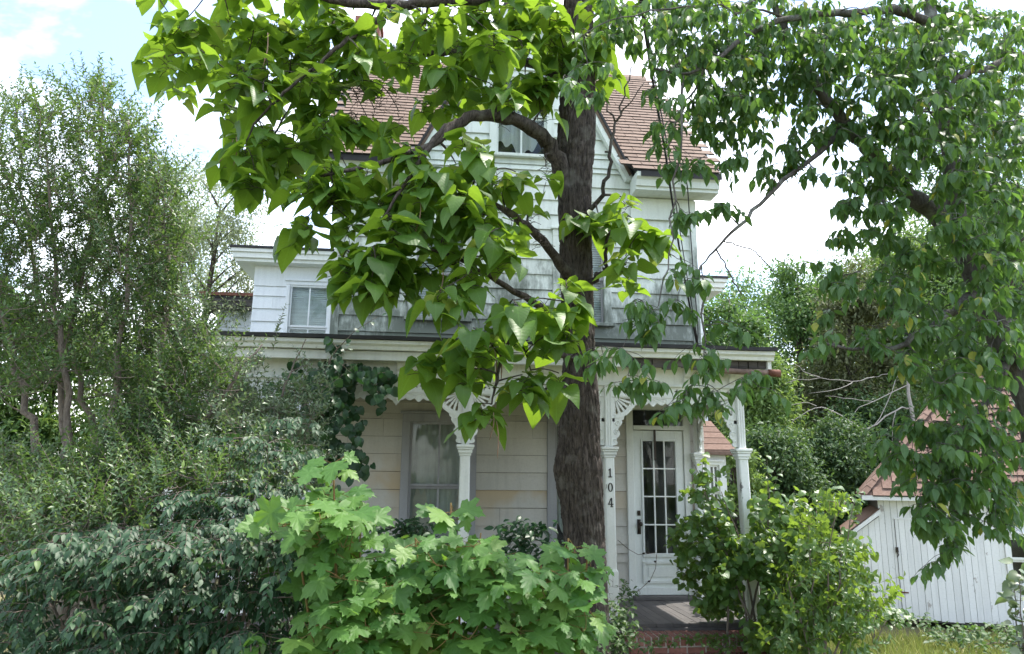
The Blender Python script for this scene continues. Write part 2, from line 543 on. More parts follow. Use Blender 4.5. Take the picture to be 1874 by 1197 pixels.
TM = dict(
    heart=[leaf_tmpl(HMID, HEART, f, d, w, tw) for f, d, w, tw in
           ((0.18, 0.3, 0.05, 0.1), (0.34, 0.45, 0.14, -0.15), (0.05, 0.12, -0.14, 0.25), (0.5, 0.35, 0.08, 0.0), (-0.12, 0.5, 0.15, -0.25), (0.02, 0.6, 0.2, 0.1), (0.25, -0.1, 0.2, 0.35), (0.7, 0.2, 0.05, -0.1))],
    oval=[leaf_tmpl(OMID, OVAL, f, d, w, tw) for f, d, w, tw in
          ((0.25, 0.25, 0.0, 0.1), (0.45, 0.4, 0.1, -0.2), (0.12, 0.12, -0.1, 0.2), (0.6, 0.3, 0.0, 0.0))],
    small=[leaf_tmpl(SMID, SMALL, f, d) for f, d in ((0.3, 0.2), (0.6, 0.05), (0.15, 0.35))],
    round=[leaf_tmpl(RMID, ROUND, f, d, w) for f, d, w in ((0.2, 0.3, 0.1), (0.35, 0.2, -0.1), (-0.05, 0.4, 0.15))],
    maple=[star_tmpl(MAPLE, d, c, i) for i, (d, c) in enumerate(((0.14, 0.1), (0.3, 0.18), (0.04, -0.05), (0.2, 0.32), (0.45, 0.0), (0.1, 0.22), (0.28, -0.12)))],
)


def frames(D, N):
    y = unit(D)
    z = N - y * np.sum(N * y, -1, keepdims=True)
    z = unit(z)
    x = np.cross(y, z)
    return np.stack([x, y, z], -1)


def bake_leaves(tmpls, P, RR, S, VI):
    Vs, LV, LT, UVs = [], [], [], []
    base = 0
    for k, (tv, tf, tuv) in enumerate(tmpls):
        idx = np.where(VI == k)[0]
        if not len(idx):
            continue
        pts = np.einsum('nij,vj->nvi', RR[idx], tv) * S[idx][:, None, None] + P[idx][:, None, :]
        n, nv = len(idx), len(tv)
        Vs.append(pts.reshape(-1, 3))
        fl = np.concatenate([np.array(f) for f in tf])
        ln = np.array([len(f) for f in tf])
        off = base + np.arange(n)[:, None] * nv
        LV.append((off + fl[None, :]).ravel())
        LT.append(np.tile(ln, n))
        UVs.append(np.tile(tuv[fl], (n, 1)))
        base += n * nv
    V = np.concatenate(Vs); L = np.concatenate(LV); T = np.concatenate(LT); U = np.concatenate(UVs)
    me = bpy.data.meshes.new('foliage')
    me.vertices.add(len(V)); me.vertices.foreach_set('co', V.astype(np.float32).ravel())
    me.loops.add(len(L)); me.loops.foreach_set('vertex_index', L.astype(np.int32))
    me.polygons.add(len(T))
    st = np.concatenate([[0], np.cumsum(T)[:-1]])
    me.polygons.foreach_set('loop_start', st.astype(np.int32))
    me.polygons.foreach_set('use_smooth', np.ones(len(T), bool))
    uv = me.uv_layers.new(name='UVMap')
    uv.data.foreach_set('uv', U.astype(np.float32).ravel())
    me.update(calc_edges=True)
    me.validate()
    return me


LEAF_MESH = {}


def leaf_mesh(kind, vi, mat):
    key = (kind, vi, mat)
    if key not in LEAF_MESH:
        t = TM[kind][vi]
        me = bake_leaves([t], np.zeros((1, 3)), np.eye(3)[None], np.ones(1), np.zeros(1, int))
        me.name = 'leaf'
        me.materials.append(MT[mat])
        LEAF_MESH[key] = me
    return LEAF_MESH[key]


class Plant:
    def __init__(s, name, label, cat, loc, kind, mat, group=None, twig='twig'):
        s.root = thing(name, label, cat, loc, group)
        s.kind, s.mat, s.twig = kind, mat, twig
        s.P, s.D, s.N, s.S, s.M = [], [], [], [], []
        s.tw = MB()
        s.sk = []      # skeleton points (x, y, z, r)
        s.gaps = []    # places where the growth has been cut back

    def limb(s, pts, radii, name='limb', mat=None, n=9, sub=4, wob=0.02):
        """a limb drawn through points; it also serves later twigs as something to grow from"""
        pts = np.array(pts, float)
        t = np.linspace(0, len(pts) - 1, (len(pts) - 1) * sub + 1)
        q = np.stack([np.interp(t, range(len(pts)), pts[:, k]) for k in range(3)], 1)
        rr = np.interp(t, range(len(pts)), radii)
        for _ in range(2):
            q[1:-1] = (q[:-2] + 2 * q[1:-1] + q[2:]) / 4
        q[1:-1] += rng.normal(0, wob, (len(q) - 2, 3)) * (rr[1:-1, None] / max(radii))
        MB_ = MB().tube(q, rr * rng.uniform(0.93, 1.07, len(rr)), n)
        MB_.build(name, mat or s.twig, s.root, True)
        s.sk += [(*p, r) for p, r in zip(q, rr)]
        return q

    def twigs(s, targets, r0=0.008, r1=0.0025, lift=0.15, n=5, sides=4, up_bias=0.0, reach=None):
        """join each target to the nearest wood, nearest first, so later ones branch off earlier ones"""
        T = np.array(targets, float)
        sk = np.array(s.sk)
        order = np.argsort([np.min(np.linalg.norm(sk[:, :3] - t, axis=1)) for t in T])
        arr = np.zeros((len(sk) + len(T) * (n - 1), 4))
        arr[:len(sk)] = sk
        m = len(sk)
        out = [None] * len(T)
        for i in order:
            d = arr[:m, :3] - T[i]
            dist = np.linalg.norm(d, axis=1)
            cost = dist + up_bias * np.maximum(d[:, 2], 0)
            j = int(np.argmin(cost))
            a = arr[j]
            L = dist[j]
            rr = min(r0, max(a[3] * 0.75, r1 * 1.2))
            mid = (a[:3] + T[i]) / 2 + np.array([0, 0, lift * L]) + rng.normal(0, 0.08 * L, 3)
            q = bez(a[:3], mid, T[i], n)
            s.tw.tube(q, np.linspace(rr, r1, n), sides, False)
            arr[m:m + n - 1, :3] = q[1:]
            arr[m:m + n - 1, 3] = np.linspace(rr, r1, n)[1:]
            m += n - 1
            out[i] = unit(q[-1] - q[-2])
        s.sk = [tuple(x) for x in arr[:m]]
        return out

    def leaf(s, p, d, n, size):
        s.P.append(p); s.D.append(d); s.N.append(n); s.S.append(size)

    def finish(s, n_ind=300, petiole=None):
        P, D, N, S = map(np.array, (s.P, s.D, s.N, s.S))
        q = proj(P)
        keep = np.ones(len(P), bool)
        for x0, x1, y0, y1 in s.gaps:
            keep &= ~((q[:, 0] > x0) & (q[:, 0] < x1) & (q[:, 1] > y0) & (q[:, 1] < y1))
        P, D, N, S = P[keep], D[keep], N[keep], S[keep]
        RR = frames(D, N)
        nt = len(TM[s.kind])
        VI = rng.integers(0, nt, len(P))
        q = proj(P)
        inside = (q[:, 0] > -20) & (q[:, 0] < W + 20) & (q[:, 1] > -20) & (q[:, 1] < H + 20) & (q[:, 2] > 0)
        score = np.where(inside, S / q[:, 2], -1)
        order = np.argsort(-score)
        ind = order[:min(n_ind, int(inside.sum()))]
        rest = np.setdiff1d(np.arange(len(P)), ind)
        rl = np.array(s.root.location)
        for i in ind:
            o = bpy.data.objects.new('leaf', leaf_mesh(s.kind, int(VI[i]), s.mat))
            COL.objects.link(o)
            o.parent = s.root
            m = Matrix.Identity(4)
            for a in range(3):
                for b in range(3):
                    m[a][b] = RR[i][a][b] * S[i]
                m[a][3] = P[i][a] - rl[a]
            o.matrix_local = m
        if len(rest):
            me = bake_leaves(TM[s.kind], P[rest], RR[rest], S[rest], VI[rest])
            link('foliage', me, s.mat, s.root, kind='stuff')
        if s.tw.v:
            s.tw.build('twigs', s.twig, s.root, True, kind='stuff')
        return s.root


def blob(cx, cy, rx, ry, Y0, Y1, n):
    """points spread through a clump of the crown"""
    a = rng.uniform(0, 2 * np.pi, n)
    r = np.sqrt(rng.uniform(0, 1, n))
    return np.array([at(cx + rx * r[i] * math.cos(a[i]), cy + ry * r[i] * math.sin(a[i]), rng.uniform(Y0, Y1)) for i in range(n)])

# ------------------------------------------------------------------ ground
g = MB()
NX, NY = 60, 60
gx = np.concatenate([np.linspace(-900, -14, 8), np.linspace(-12, 16, 44), np.linspace(18, 900, 8)])
gy = np.concatenate([np.linspace(-900, -10, 8), np.linspace(-8, 30, 44), np.linspace(34, 900, 8)])
gv = []
for y in gy:
    for x in gx:
        z = 0.04 * math.sin(x * 1.3 + y * 0.7) + 0.03 * math.sin(y * 1.9 - x * 0.4) if abs(x) < 20 and -10 < y < 32 else 0.0
        gv.append((x, y, z - 0.05))
gf = [(j * NX + i, j * NX + i + 1, (j + 1) * NX + i + 1, (j + 1) * NX + i) for j in range(NY - 1) for i in range(NX - 1)]
struct(g.add(gv, gf).build('ground', 'ground', smooth=True))

# ------------------------------------------------------------------ house
house = thing('house', 'weathered two-storey white clapboard house with porch and steep brown shingled gable roof', 'house', (1.22, 10.5, 0))
YW = 10.5
ZF = 0.5


def wall_rects(mb, x0, x1, z0, z1, y0, y1, ops):
    xs = sorted({x0, x1, *[v for o in ops for v in o[:2]]})
    for a, b in zip(xs[:-1], xs[1:]):
        cuts = sorted((o[2], o[3]) for o in ops if o[0] < (a + b) / 2 < o[1])
        z = z0
        for c0, c1 in cuts:
            if c0 > z:
                mb.box(a, b, y0, y1, z, min(c0, z1))
            z = max(z, c1)
        if z < z1:
            mb.box(a, b, y0, y1, z, z1)
    return mb


def siding(part, x0, x1, z0, z1, yw, ex, ops, mat, clip=None, joint=1.25, sag=0.0):
    z = z0
    while z < z1 - 0.02:
        zt = min(z + ex, z1)
        cuts = sorted({z, zt, *[v for o in ops for v in o[2:4] if z + 0.015 < v < zt - 0.015]})
        js, x = [], x0 + random.uniform(0.3, joint)
        while x < x1 - 0.25:
            js.append(x)
            x += random.uniform(0.7, 1.3) * joint
        for a, b in zip(cuts[:-1], cuts[1:]):
            segs = [(x0, x1)]
            for o in ops:
                if o[2] < (a + b) / 2 < o[3]:
                    segs = [s_ for p, q in segs for s_ in ((p, min(q, o[0])), (max(p, o[1]), q)) if s_[1] - s_[0] > 0.02]
            for p, q in segs:
                ed = [p] + [j for j in js if p + 0.15 < j < q - 0.15] + [q]
                for e0, e1 in zip(ed[:-1], ed[1:]):
                    l0, l1, r0_, r1_ = e0, e0, e1, e1
                    if clip:
                        (cl0, cr0), (cl1, cr1) = clip(a), clip(b)
                        l0, l1, r0_, r1_ = max(e0, cl0), max(e0, cl1), min(e1, cr0), min(e1, cr1)
                        if r0_ - l0 < 0.03:
                            continue
                        if r1_ < l1:
                            l1 = r1_ = (l1 + r1_) / 2
                    d = random.uniform(-0.003, 0.003)
                    g0, g1 = random.uniform(0.001, 0.003), random.uniform(0.002, 0.006)
                    yb, yt = yw - 0.034 + d, yw - 0.008 + d * 0.5
                    zs = random.uniform(-0.004, 0.004)
                    vs_ = [(l0 + g0, yb, a + 0.004), (r0_ - g0, yb, a + 0.004 + zs), (r1_ - g0, yt, b + zs), (l1 + g0, yt, b),
                           (l0 + g0, yw, a + 0.004), (r0_ - g0, yw, a + 0.004 + zs), (r1_ - g0, yw, b + zs), (l1 + g0, yw, b)]
                    MB().add(vs_, [(0, 1, 2, 3), (7, 6, 5, 4), (0, 4, 5, 1), (3, 2, 6, 7), (0, 3, 7, 4), (1, 5, 6, 2)]).build('siding_board', mat, part)
        z = zt


def window(parent, x0, x1, z0, z1, yw, cols=2, casing=0.11, cm='trim', sm='sash', back='curtain', rows=1, mids=0.5):
    """casing as the part; sash bars, panes, sill and curtain under it"""
    c = casing
    m = MB()
    yf = yw - 0.05
    m.box(x0, x0 + c, yf, yw + 0.06, z0, z1 - c)
    m.box(x1 - c, x1, yf, yw + 0.06, z0, z1 - c)
    m.box(x0, x1, yf - 0.002, yw + 0.06, z1 - c, z1)
    m.box(x0 - 0.03, x1 + 0.03, yf - 0.03, yw, z1 + 0.001, z1 + 0.035)
    w = m.build('window', cm, parent, bevel=0.006)
    MB().box(x0 - 0.04, x1 + 0.04, yf - 0.05, yw + 0.06, z0 - 0.05, z0).build('sill', cm, w, bevel=0.006)
    a, b, lo, hi = x0 + c, x1 - c, z0, z1 - c
    zm = lo + (hi - lo) * mids
    sb = 0.035
    for (p, q, dy) in ((zm, hi, 0.0), (lo, zm, 0.03)):
        f = MB()
        y0, y1 = yw - 0.012 + dy, yw + 0.012 + dy
        f.box(a, a + sb, y0, y1, p, q).box(b - sb, b, y0, y1, p, q)
        f.box(a + sb, b - sb, y0, y1, q - sb, q).box(a + sb, b - sb, y0, y1, p, p + sb)
        f.build('sash', sm, w, bevel=0.004)
        wd = (b - a - 2 * sb) / cols
        for k in range(cols):
            xa = a + sb + k * wd
            if k:
                MB().box(xa - 0.013, xa + 0.013, y0 + 0.002, y1 - 0.002, p + sb, q - sb).build('muntin', sm, w)
            MB().box(xa + (0.013 if k else 0), xa + wd - (0.013 if k < cols - 1 else 0), y0 + 0.012, y0 + 0.016, p + sb, q - sb).build('pane', 'glass', w)
    if back == 'curtain':
        n = 40
        pts = []
        for sgn in (0,):
            vs_, fs_ = [], []
            for i in range(n + 1):
                u = i / n
                x = a + (b - a) * u
                yy = yw + 0.12 + 0.014 * math.sin(u * 34) + 0.008 * math.sin(u * 71 + 1)
                hem = lo + (hi - lo) * (0.12 + 0.08 * math.sin(u * 9) + 0.05 * math.sin(u * 23))
                vs_ += [(x, yy, hem), (x, yy, hi)]
            for i in range(n):
                fs_.append((2 * i, 2 * i + 2, 2 * i + 3, 2 * i + 1))
            MB().add(vs_, fs_).build('curtain', 'curtain', w, True)
    elif back == 'blind':
        k = 0
        z = lo + 0.02
        bl = MB()
        while z < hi:
            bl.add([(a, yw + 0.09, z), (b, yw + 0.09, z), (b, yw + 0.105, z + 0.034), (a, yw + 0.105, z + 0.034)], [(0, 1, 2, 3)])
            z += 0.036
        bl.build('blind', 'blind', w)
    return w


# ---- openings of the front
UW = [(-0.42, 0.47, 4.36, 5.78), (1.7, 2.58, 4.36, 5.78)]
GW = (0.72, 1.72, 6.95, 8.35)
LW = [(-0.42, 0.62, 1.1, 2.98), (1.62, 2.48, 1.1, 2.98)]
DOOR = (2.76, 3.7, ZF, 3.2)
XL, XR = -1.48, 3.92

front = wall_rects(MB(), XL, XR, 0.0, 6.8, YW, YW + 0.12, UW + LW + [DOOR])
HW, GS = 1.6, 1.95
# gable end, cut round its window
gm = MB()
for a, b in ((6.8, 6.95), (6.95, 8.35), (8.35, 9.92)):
    la, lb = HW - (a - 6.8) / GS, max(HW - (b - 6.8) / GS, 0.001)
    if a == 6.95:
        gm.plate([(1.22 - la, a), (GW[0], a), (GW[0], b), (1.22 - lb, b)], YW, YW + 0.12)
        gm.plate([(GW[1], a), (1.22 + la, a), (1.22 + lb, b), (GW[1], b)], YW, YW + 0.12)
    else:
        gm.plate([(1.22 - la, a), (1.22 + la, a), (1.22 + lb, b), (1.22 - lb, b)], YW, YW + 0.12)
front.v += gm.v
nb = len(front.v) - len(gm.v)
front.f += [tuple(i + nb for i in f) for f in gm.f]
wall = front.build('wall', 'core', house)
siding(wall, XL, XR, ZF, 3.42, YW, 0.24, LW + [DOOR], 'lower')
siding(wall, XL, XR, 3.66, 6.8, YW, 0.235, UW, 'upper', joint=1.6)
siding(wall, -0.4, 2.84, 6.8, 9.85, YW, 0.235, [GW], 'upper', clip=lambda z: (1.22 - HW + (z - 6.8) / GS, 1.22 + HW - (z - 6.8) / GS), joint=1.6)
# side and back walls, floors and a dim room behind the glass
sw = MB()
sw.box(XL, XL + 0.12, YW + 0.12, 17.1, 0, 6.8).box(XR - 0.12, XR, YW + 0.12, 17.1, 0, 6.8).box(XL, XR, 17.1, 17.22, 0, 6.8)
for x in (XL, XR - 0.12):
    sw.add([(x, 10.62, 6.8), (x, 17.1, 6.8), (x, 13.8, 10.1), (x + 0.12, 10.62, 6.8), (x + 0.12, 17.1, 6.8), (x + 0.12, 13.8, 10.1)],
           [(0, 2, 1), (3, 4, 5), (0, 3, 5, 2), (1, 2, 5, 4), (0, 1, 4, 3)])
sw.build('side_wall', 'upper', house)
inn = MB().box(XL + 0.13, XR - 0.13, 13.0, 13.1, 0.4, 6.7).box(XL + 0.13, XR - 0.13, YW + 0.13, 16.9, 3.5, 3.62).box(XL + 0.13, XR - 0.13, YW + 0.13, 16.9, 0.35, 0.45)
inn.build('interior_wall', 'inside', house)
for s_ in (XL - 0.012, XR - 0.1):
    MB().box(s_, s_ + 0.112, YW - 0.045, YW + 0.1, 3.66, 6.34).build('corner_board', 'upper', house, bevel=0.005)

window(house, *UW[0], YW, back='blind', cm='upper', sm='sash')
window(house, *UW[1], YW, back='blind', cm='upper', sm='sash')
window(house, *GW, YW, back='curtain', cm='upper', sm='upper')
w1 = window(house, *LW[0], YW, cm='sash', sm='sash')
window(house, *LW[1], YW, cm='sash', sm='sash')
# torn paper and plaster slumped against the lower panes
for pts in ([(-0.24, 1.45), (0.06, 1.45), (0.05, 1.72), (0.0, 1.82), (-0.03, 1.7), (-0.08, 1.95), (-0.13, 1.86), (-0.19, 1.98), (-0.24, 1.8)],
            [(0.3, 1.4), (0.42, 1.4), (0.43, 1.95), (0.4, 2.05), (0.37, 1.9), (0.34, 1.7)]):
    MB().plate(pts, YW + 0.085, YW + 0.1).build('torn_paper', 'plaster', w1)

# ---- front door
fr = MB()
x0, x1 = 2.76, 3.7
fr.box(x0, x0 + 0.1, YW - 0.06, YW + 0.1, ZF, 3.2).box(x1 - 0.1, x1, YW - 0.06, YW + 0.1, ZF, 3.2)
fr.box(x0 + 0.1, x1 - 0.1, YW - 0.058, YW + 0.1, 3.1, 3.2).box(x0 + 0.1, x1 - 0.1, YW - 0.075, YW + 0.1, 2.81, 2.87)
dfr = fr.build('door_frame', 'trim', house, bevel=0.006)
MB().box(x0 + 0.1, x1 - 0.1, YW + 0.0, YW + 0.006, 2.87, 3.1).build('transom_pane', 'glass', dfr)
dx0, dx1, dz0, dz1 = 2.865, 3.595, ZF + 0.05, 2.8
gx0, gx1, gz0, gz1 = 3.0, 3.475, 1.1, 2.65
dm = wall_rects(MB(), dx0, dx1, dz0, dz1, YW - 0.03, YW + 0.015, [(gx0, gx1, gz0, gz1)])
door = dm.build('door', 'doorp', house, bevel=0.004)
dy = YW - 0.03
lip = MB()
for a, b, c, d in ((gx0 - 0.03, gx1 + 0.03, gz1, gz1 + 0.03), (gx0 - 0.03, gx1 + 0.03, gz0 - 0.05, gz0), (gx0 - 0.03, gx0, gz0, gz1), (gx1, gx1 + 0.03, gz0, gz1)):
    lip.box(a, b, dy - 0.018, dy, c, d)
lip.build('glazing_bead', 'doorp', door, bevel=0.006)
pan = MB()
for a, b, c, d in ((2.96, 3.5, 0.96, 1.0), (2.96, 3.5, 0.7, 0.745), (2.96, 3.0, 0.745, 0.96), (3.46, 3.5, 0.745, 0.96)):
    pan.box(a, b, dy - 0.022, dy, c, d)
pan.box(3.04, 3.42, dy - 0.01, dy, 0.785, 0.92)
pan.build('raised_panel', 'doorp', door, bevel=0.008)
MB().box(dx0, dx1, dy - 0.03, dy, dz0 + 0.002, dz0 + 0.1).build('kick_board', 'doorp', door, bevel=0.006)
pw, ph = (gx1 - gx0) / 3, (gz1 - gz0) / 4
for i in range(3):
    for j in range(4):
        MB().box(gx0 + i * pw + 0.009, gx0 + (i + 1) * pw - 0.009, YW - 0.01, YW - 0.005, gz0 + j * ph + 0.009, gz0 + (j + 1) * ph - 0.009).build('pane', 'glass', door)
mu = MB()
for i in (1, 2):
    mu.box(gx0 + i * pw - 0.009, gx0 + i * pw + 0.009, dy - 0.004, YW, gz0, gz1)
for j in (1, 2, 3):
    mu.box(gx0, gx1, dy - 0.002, YW - 0.002, gz0 + j * ph - 0.009, gz0 + j * ph + 0.009)
mu.build('muntin_grid', 'trim', door)
hd = MB().box(2.895, 2.945, dy - 0.012, dy, 1.36, 1.56)
hd.tube([(2.92, dy - 0.01, 1.5), (2.92, dy - 0.055, 1.5)], [0.012, 0.012], 8)
hd.tube([(2.92, dy - 0.05, 1.5), (2.925, dy - 0.065, 1.5), (2.925, dy - 0.085, 1.5), (2.925, dy - 0.095, 1.5)], [0.014, 0.03, 0.03, 0.012], 10)
hd.build('door_handle', 'iron', door, True)
db = MB().box(2.9, 2.945, dy - 0.01, dy, 1.61, 1.68)
db.tube([(2.922, dy - 0.005, 1.645), (2.922, dy - 0.025, 1.645)], [0.018, 0.016], 10)
db.build('deadbolt', 'iron', door)
MB().box(3.155, 3.185, YW - 0.08, YW - 0.062, 2.38, 2.81).build('door_strap', 'iron', door)
MB().box(2.8, 3.66, YW - 0.2, YW + 0.05, ZF, ZF + 0.05).build('threshold', 'floor', house, bevel=0.008)

# ---- main roof with its cross gable
rf = MB()
XE0, XE1, YE, ZE, YR = -1.78, 4.2, 10.03, 6.62, 13.8
ZR = ZE + (YR - YE)
GZ = 6.8 + HW * GS + 0.1
w0 = (GZ - ZE) / GS
py = lambda z: YE + (z - ZE)


def slab(poly):
    n_ = len(poly)
    vs_ = [(x, py(z), z) for x, z in poly] + [(x, py(z), z - 0.1) for x, z in poly]
    rf.add(vs_, [tuple(range(n_)), tuple(range(2 * n_ - 1, n_ - 1, -1))] + [(k, k + n_, (k + 1) % n_ + n_, (k + 1) % n_) for k in range(n_)])


slab([(XE0, ZE), (1.22 - w0, ZE), (1.22, GZ), (1.22, ZR), (XE0, ZR)])
slab([(1.22 + w0, ZE), (XE1, ZE), (XE1, ZR), (1.22, ZR), (1.22, GZ)])
ya, yb = 2 * YR - YE, YR
rf.add([(XE0, ya, ZE), (XE1, ya, ZE), (XE1, yb, ZR), (XE0, yb, ZR), (XE0, ya, ZE - 0.1), (XE1, ya, ZE - 0.1), (XE1, yb, ZR - 0.1), (XE0, yb, ZR - 0.1)],
       [(3, 2, 1, 0), (4, 5, 6, 7), (1, 5, 4, 0), (2, 6, 5, 1), (4, 7, 3, 0)])
roof = rf.build('roof', 'roofing', house)
gt = MB()
YG0 = YW - 0.16
for sg in (1, -1):
    xe = 1.22 + sg * (HW + 0.1)
    ze = GZ - (HW + 0.1) * GS
    vs_ = [(1.22, YG0, GZ), (xe, YG0, ze), (xe, 13.4, ze), (1.22, 13.4, GZ)]
    vs_ += [(x - sg * 0.05, y, z - 0.06) for x, y, z in vs_]
    gt.add(vs_, [(0, 1, 2, 3), (7, 6, 5, 4), (0, 4, 5, 1), (1, 5, 6, 2), (3, 2, 6, 7)])
gt.build('gable_roof', 'shingle', house)
for sg in (1, -1):
    xe = 1.22 + sg * (HW + 0.12)
    ze = GZ - (HW + 0.12) * GS
    MB().add([(1.22, YG0 - 0.02, GZ + 0.03), (xe, YG0 - 0.02, ze), (xe - sg * 0.0, YG0 - 0.02, ze - 0.07), (1.22, YG0 - 0.02, GZ - 0.05),
              (1.22, YG0 - 0.001, GZ + 0.03), (xe, YG0 - 0.001, ze), (xe, YG0 - 0.001, ze - 0.07), (1.22, YG0 - 0.001, GZ - 0.05)],
             [(0, 1, 2, 3), (7, 6, 5, 4), (0, 4, 5, 1), (2, 6, 7, 3), (1, 5, 6, 2)]).build('rake_edge', 'roofing', house)
    MB().add([(1.22, YG0 + 0.01, GZ - 0.06), (xe, YG0 + 0.01, ze - 0.08), (xe - sg * 0.12, YG0 + 0.01, ze - 0.08), (1.22, YG0 + 0.01, GZ - 0.3),
              (1.22, YW - 0.04, GZ - 0.06), (xe, YW - 0.04, ze - 0.08), (xe - sg * 0.12, YW - 0.04, ze - 0.08), (1.22, YW - 0.04, GZ - 0.3)],
             [(0, 1, 2, 3), (7, 6, 5, 4), (0, 4, 5, 1), (2, 6, 7, 3), (1, 5, 6, 2)]).build('bargeboard', 'upper', house)
# shingle tabs
EXP, TW = 0.158, 0.33
def wedge_tab(w_, lift_):
    a_, c_ = -w_ / 2 + 0.004, w_ / 2 - 0.004
    vs_ = [(x, y, z) for x in (a_, c_) for y, z in ((-0.2, 0.008), (-0.2, lift_), (0.0, 0.0), (0.0, 0.008))]
    return MB().add(vs_, [(0, 1, 3, 2), (4, 6, 7, 5), (0, 4, 5, 1), (2, 3, 7, 6), (0, 2, 6, 4), (1, 5, 7, 3)]).mesh('shingle')


tab = wedge_tab(TW, 0.027)
tab.materials.append(MT['shingle'])
tab.materials.append(MT['roofing'])
tab.polygons[2].material_index = 1
tabs = []
nrow = int((YR - YE) * math.sqrt(2) / EXP)
for r_ in range(nrow):
    x = XE0 + (r_ % 2) * TW / 2
    while x < XE1 - 0.1:
        d = r_ * EXP + 0.19
        p = (x + TW / 2, YE + d * math.sqrt(0.5), ZE + d * math.sqrt(0.5))
        zg = GZ - abs(p[0] - 1.22) * GS
        if p[2] > zg - 0.05 or (abs(p[0] - 1.22) > w0 + 0.1):
            tabs.append((p, random.uniform(-0.006, 0.006), random.uniform(-0.012, 0.012), random.uniform(-1.0, 2.5)))
        x += TW


def tab_matrix(p, jx, jr, tilt, pitch):
    return Matrix.Translation(p) @ Matrix.Rotation(pitch + R(tilt * 0.4), 4, 'X') @ Matrix.Rotation(jr, 4, 'Z')


def lay_tabs(mesh, tabs, pitch, part, key, mat, cap=300):
    tabs = sorted(tabs, key=key)
    fm = MB()
    vv = [v.co.copy() for v in mesh.vertices]
    ff = [tuple(p.vertices) for p in mesh.polygons]
    for i, (p, jx, jr, tl) in enumerate(tabs):
        m = tab_matrix(p, jx, jr, tl, pitch)
        if i < cap:
            o = bpy.data.objects.new('shingle', mesh)
            COL.objects.link(o)
            o.parent = part
            o.matrix_local = m
        else:
            fm.add([m @ v for v in vv], ff)
    if fm.v:
        fo = fm.build('shingle_field', mat, part, kind='stuff')
        fo.data.materials.append(MT['roofing'])
        for k in range(2, len(fo.data.polygons), 6):
            fo.data.polygons[k].material_index = 1


def roof_key(tb):
    q = proj(np.array(tb[0]))
    best = min(math.hypot(max(abs(q[0] - cx) - rx, 0), max(abs(q[1] - cy) - ry, 0)) for cx, cy, rx, ry in ((700, 190, 100, 60), (1190, 240, 110, 90)))
    return best


lay_tabs(tab, tabs, R(45), roof, roof_key, 'shingle')
MB().profile_x([(YR - 0.14, ZR - 0.11), (YR, ZR + 0.04), (YR + 0.14, ZR - 0.11), (YR, ZR - 0.02)], XE0, XE1).build('ridge_cap', 'shingle', house)
# eave cornices either side of the gable
for a, b in ((XE0 + 0.02, -0.46), (2.9, XE1 - 0.02)):
    prof = [(YE + 0.01, ZE - 0.02), (YE + 0.01, ZE - 0.09), (YE + 0.05, ZE - 0.13), (YE + 0.07, ZE - 0.22), (YE + 0.1, ZE - 0.22), (YE + 0.1, ZE - 0.27),
            (YW - 0.04, ZE - 0.27), (YW - 0.04, ZE - 0.02)]
    MB().profile_x(prof[::-1], a, b).build('eave_cornice', 'upper', house)
    MB().box(a + 0.32 if a < 0 else a, b - 0.3 if a > 0 else b, YW - 0.06, YW - 0.036, ZE - 0.62, ZE - 0.28).build('frieze_board', 'upper', house, bevel=0.004)
ch = MB()
chim = MB().box(-1.75, -1.3, 13.5, 13.95, 9.6, 11.1).box(-1.79, -1.26, 13.46, 13.99, 11.0, 11.12)
chim.build('chimney', 'brick', roof)

# ---- side wings, set back
def wing(x0, x1, yf, yb, ztop, over, side, ops, mat, corn='trim'):
    m = wall_rects(MB(), x0, x1, 0.0, ztop, yf, yf + 0.1, ops)
    m.box(x0, x0 + 0.1, yf + 0.1, yb, 0, ztop).box(x1 - 0.1, x1, yf + 0.1, yb, 0, ztop).box(x0, x1, yb, yb + 0.1, 0, ztop)
    w = m.build('wing_wall', mat, house)
    siding(w, x0 + 0.002, x1 - 0.002, 2.0, ztop - 0.38, yf, 0.235, ops, mat, joint=1.4)
    a = x0 - (over if side < 0 else 0)
    b = x1 + (over if side > 0 else 0)
    MB().box(x0, x1, yf - 0.03, yf - 0.001, ztop - 0.37, ztop).build('frieze_board', mat, w)
    c = MB()
    for k, (z0, z1, o) in enumerate(((ztop, ztop + 0.06, 0.07), (ztop + 0.06, ztop + 0.16, 0.03), (ztop + 0.16, ztop + 0.23, 0.0))):
        c.box(a + (o if side < 0 else 0), b - (o if side > 0 else 0), yf - over + o, yb, z0 + 0.001, z1)
    c.build('cornice', corn, w, bevel=0.006)
    MB().box(a - 0.02, b + 0.02, yf - over - 0.02, yb + 0.05, ztop + 0.23, ztop + 0.275).build('flat_roof', 'roofing', w)
    return w


lw_op = (-2.72, -1.88, 4.3, 5.58)
wing(-3.3, XL - 0.003, 13.4, 16.0, 5.85, 0.36, -1, [lw_op], 'wing')
window(house, *lw_op, 13.4, casing=0.07, cm='wing', sm='wing', back='blind', mids=0.36)
fw_op = (-4.6, -4.0, 4.4, 5.36)
wing(-4.9, -3.31, 16.9, 18.5, 5.75, 0.3, -1, [fw_op], 'wing', 'rot')
window(house, *fw_op, 16.9, casing=0.06, cm='wing', sm='wing', back='curtain')
MB().box(-5.24, -3.6, 16.54, 18.6, 6.03, 6.1).build('rusted_roof_edge', 'rust', house)
wing(XR + 0.003, 5.06, 13.3, 16.0, 5.6, 0.36, 1, [], 'wing')
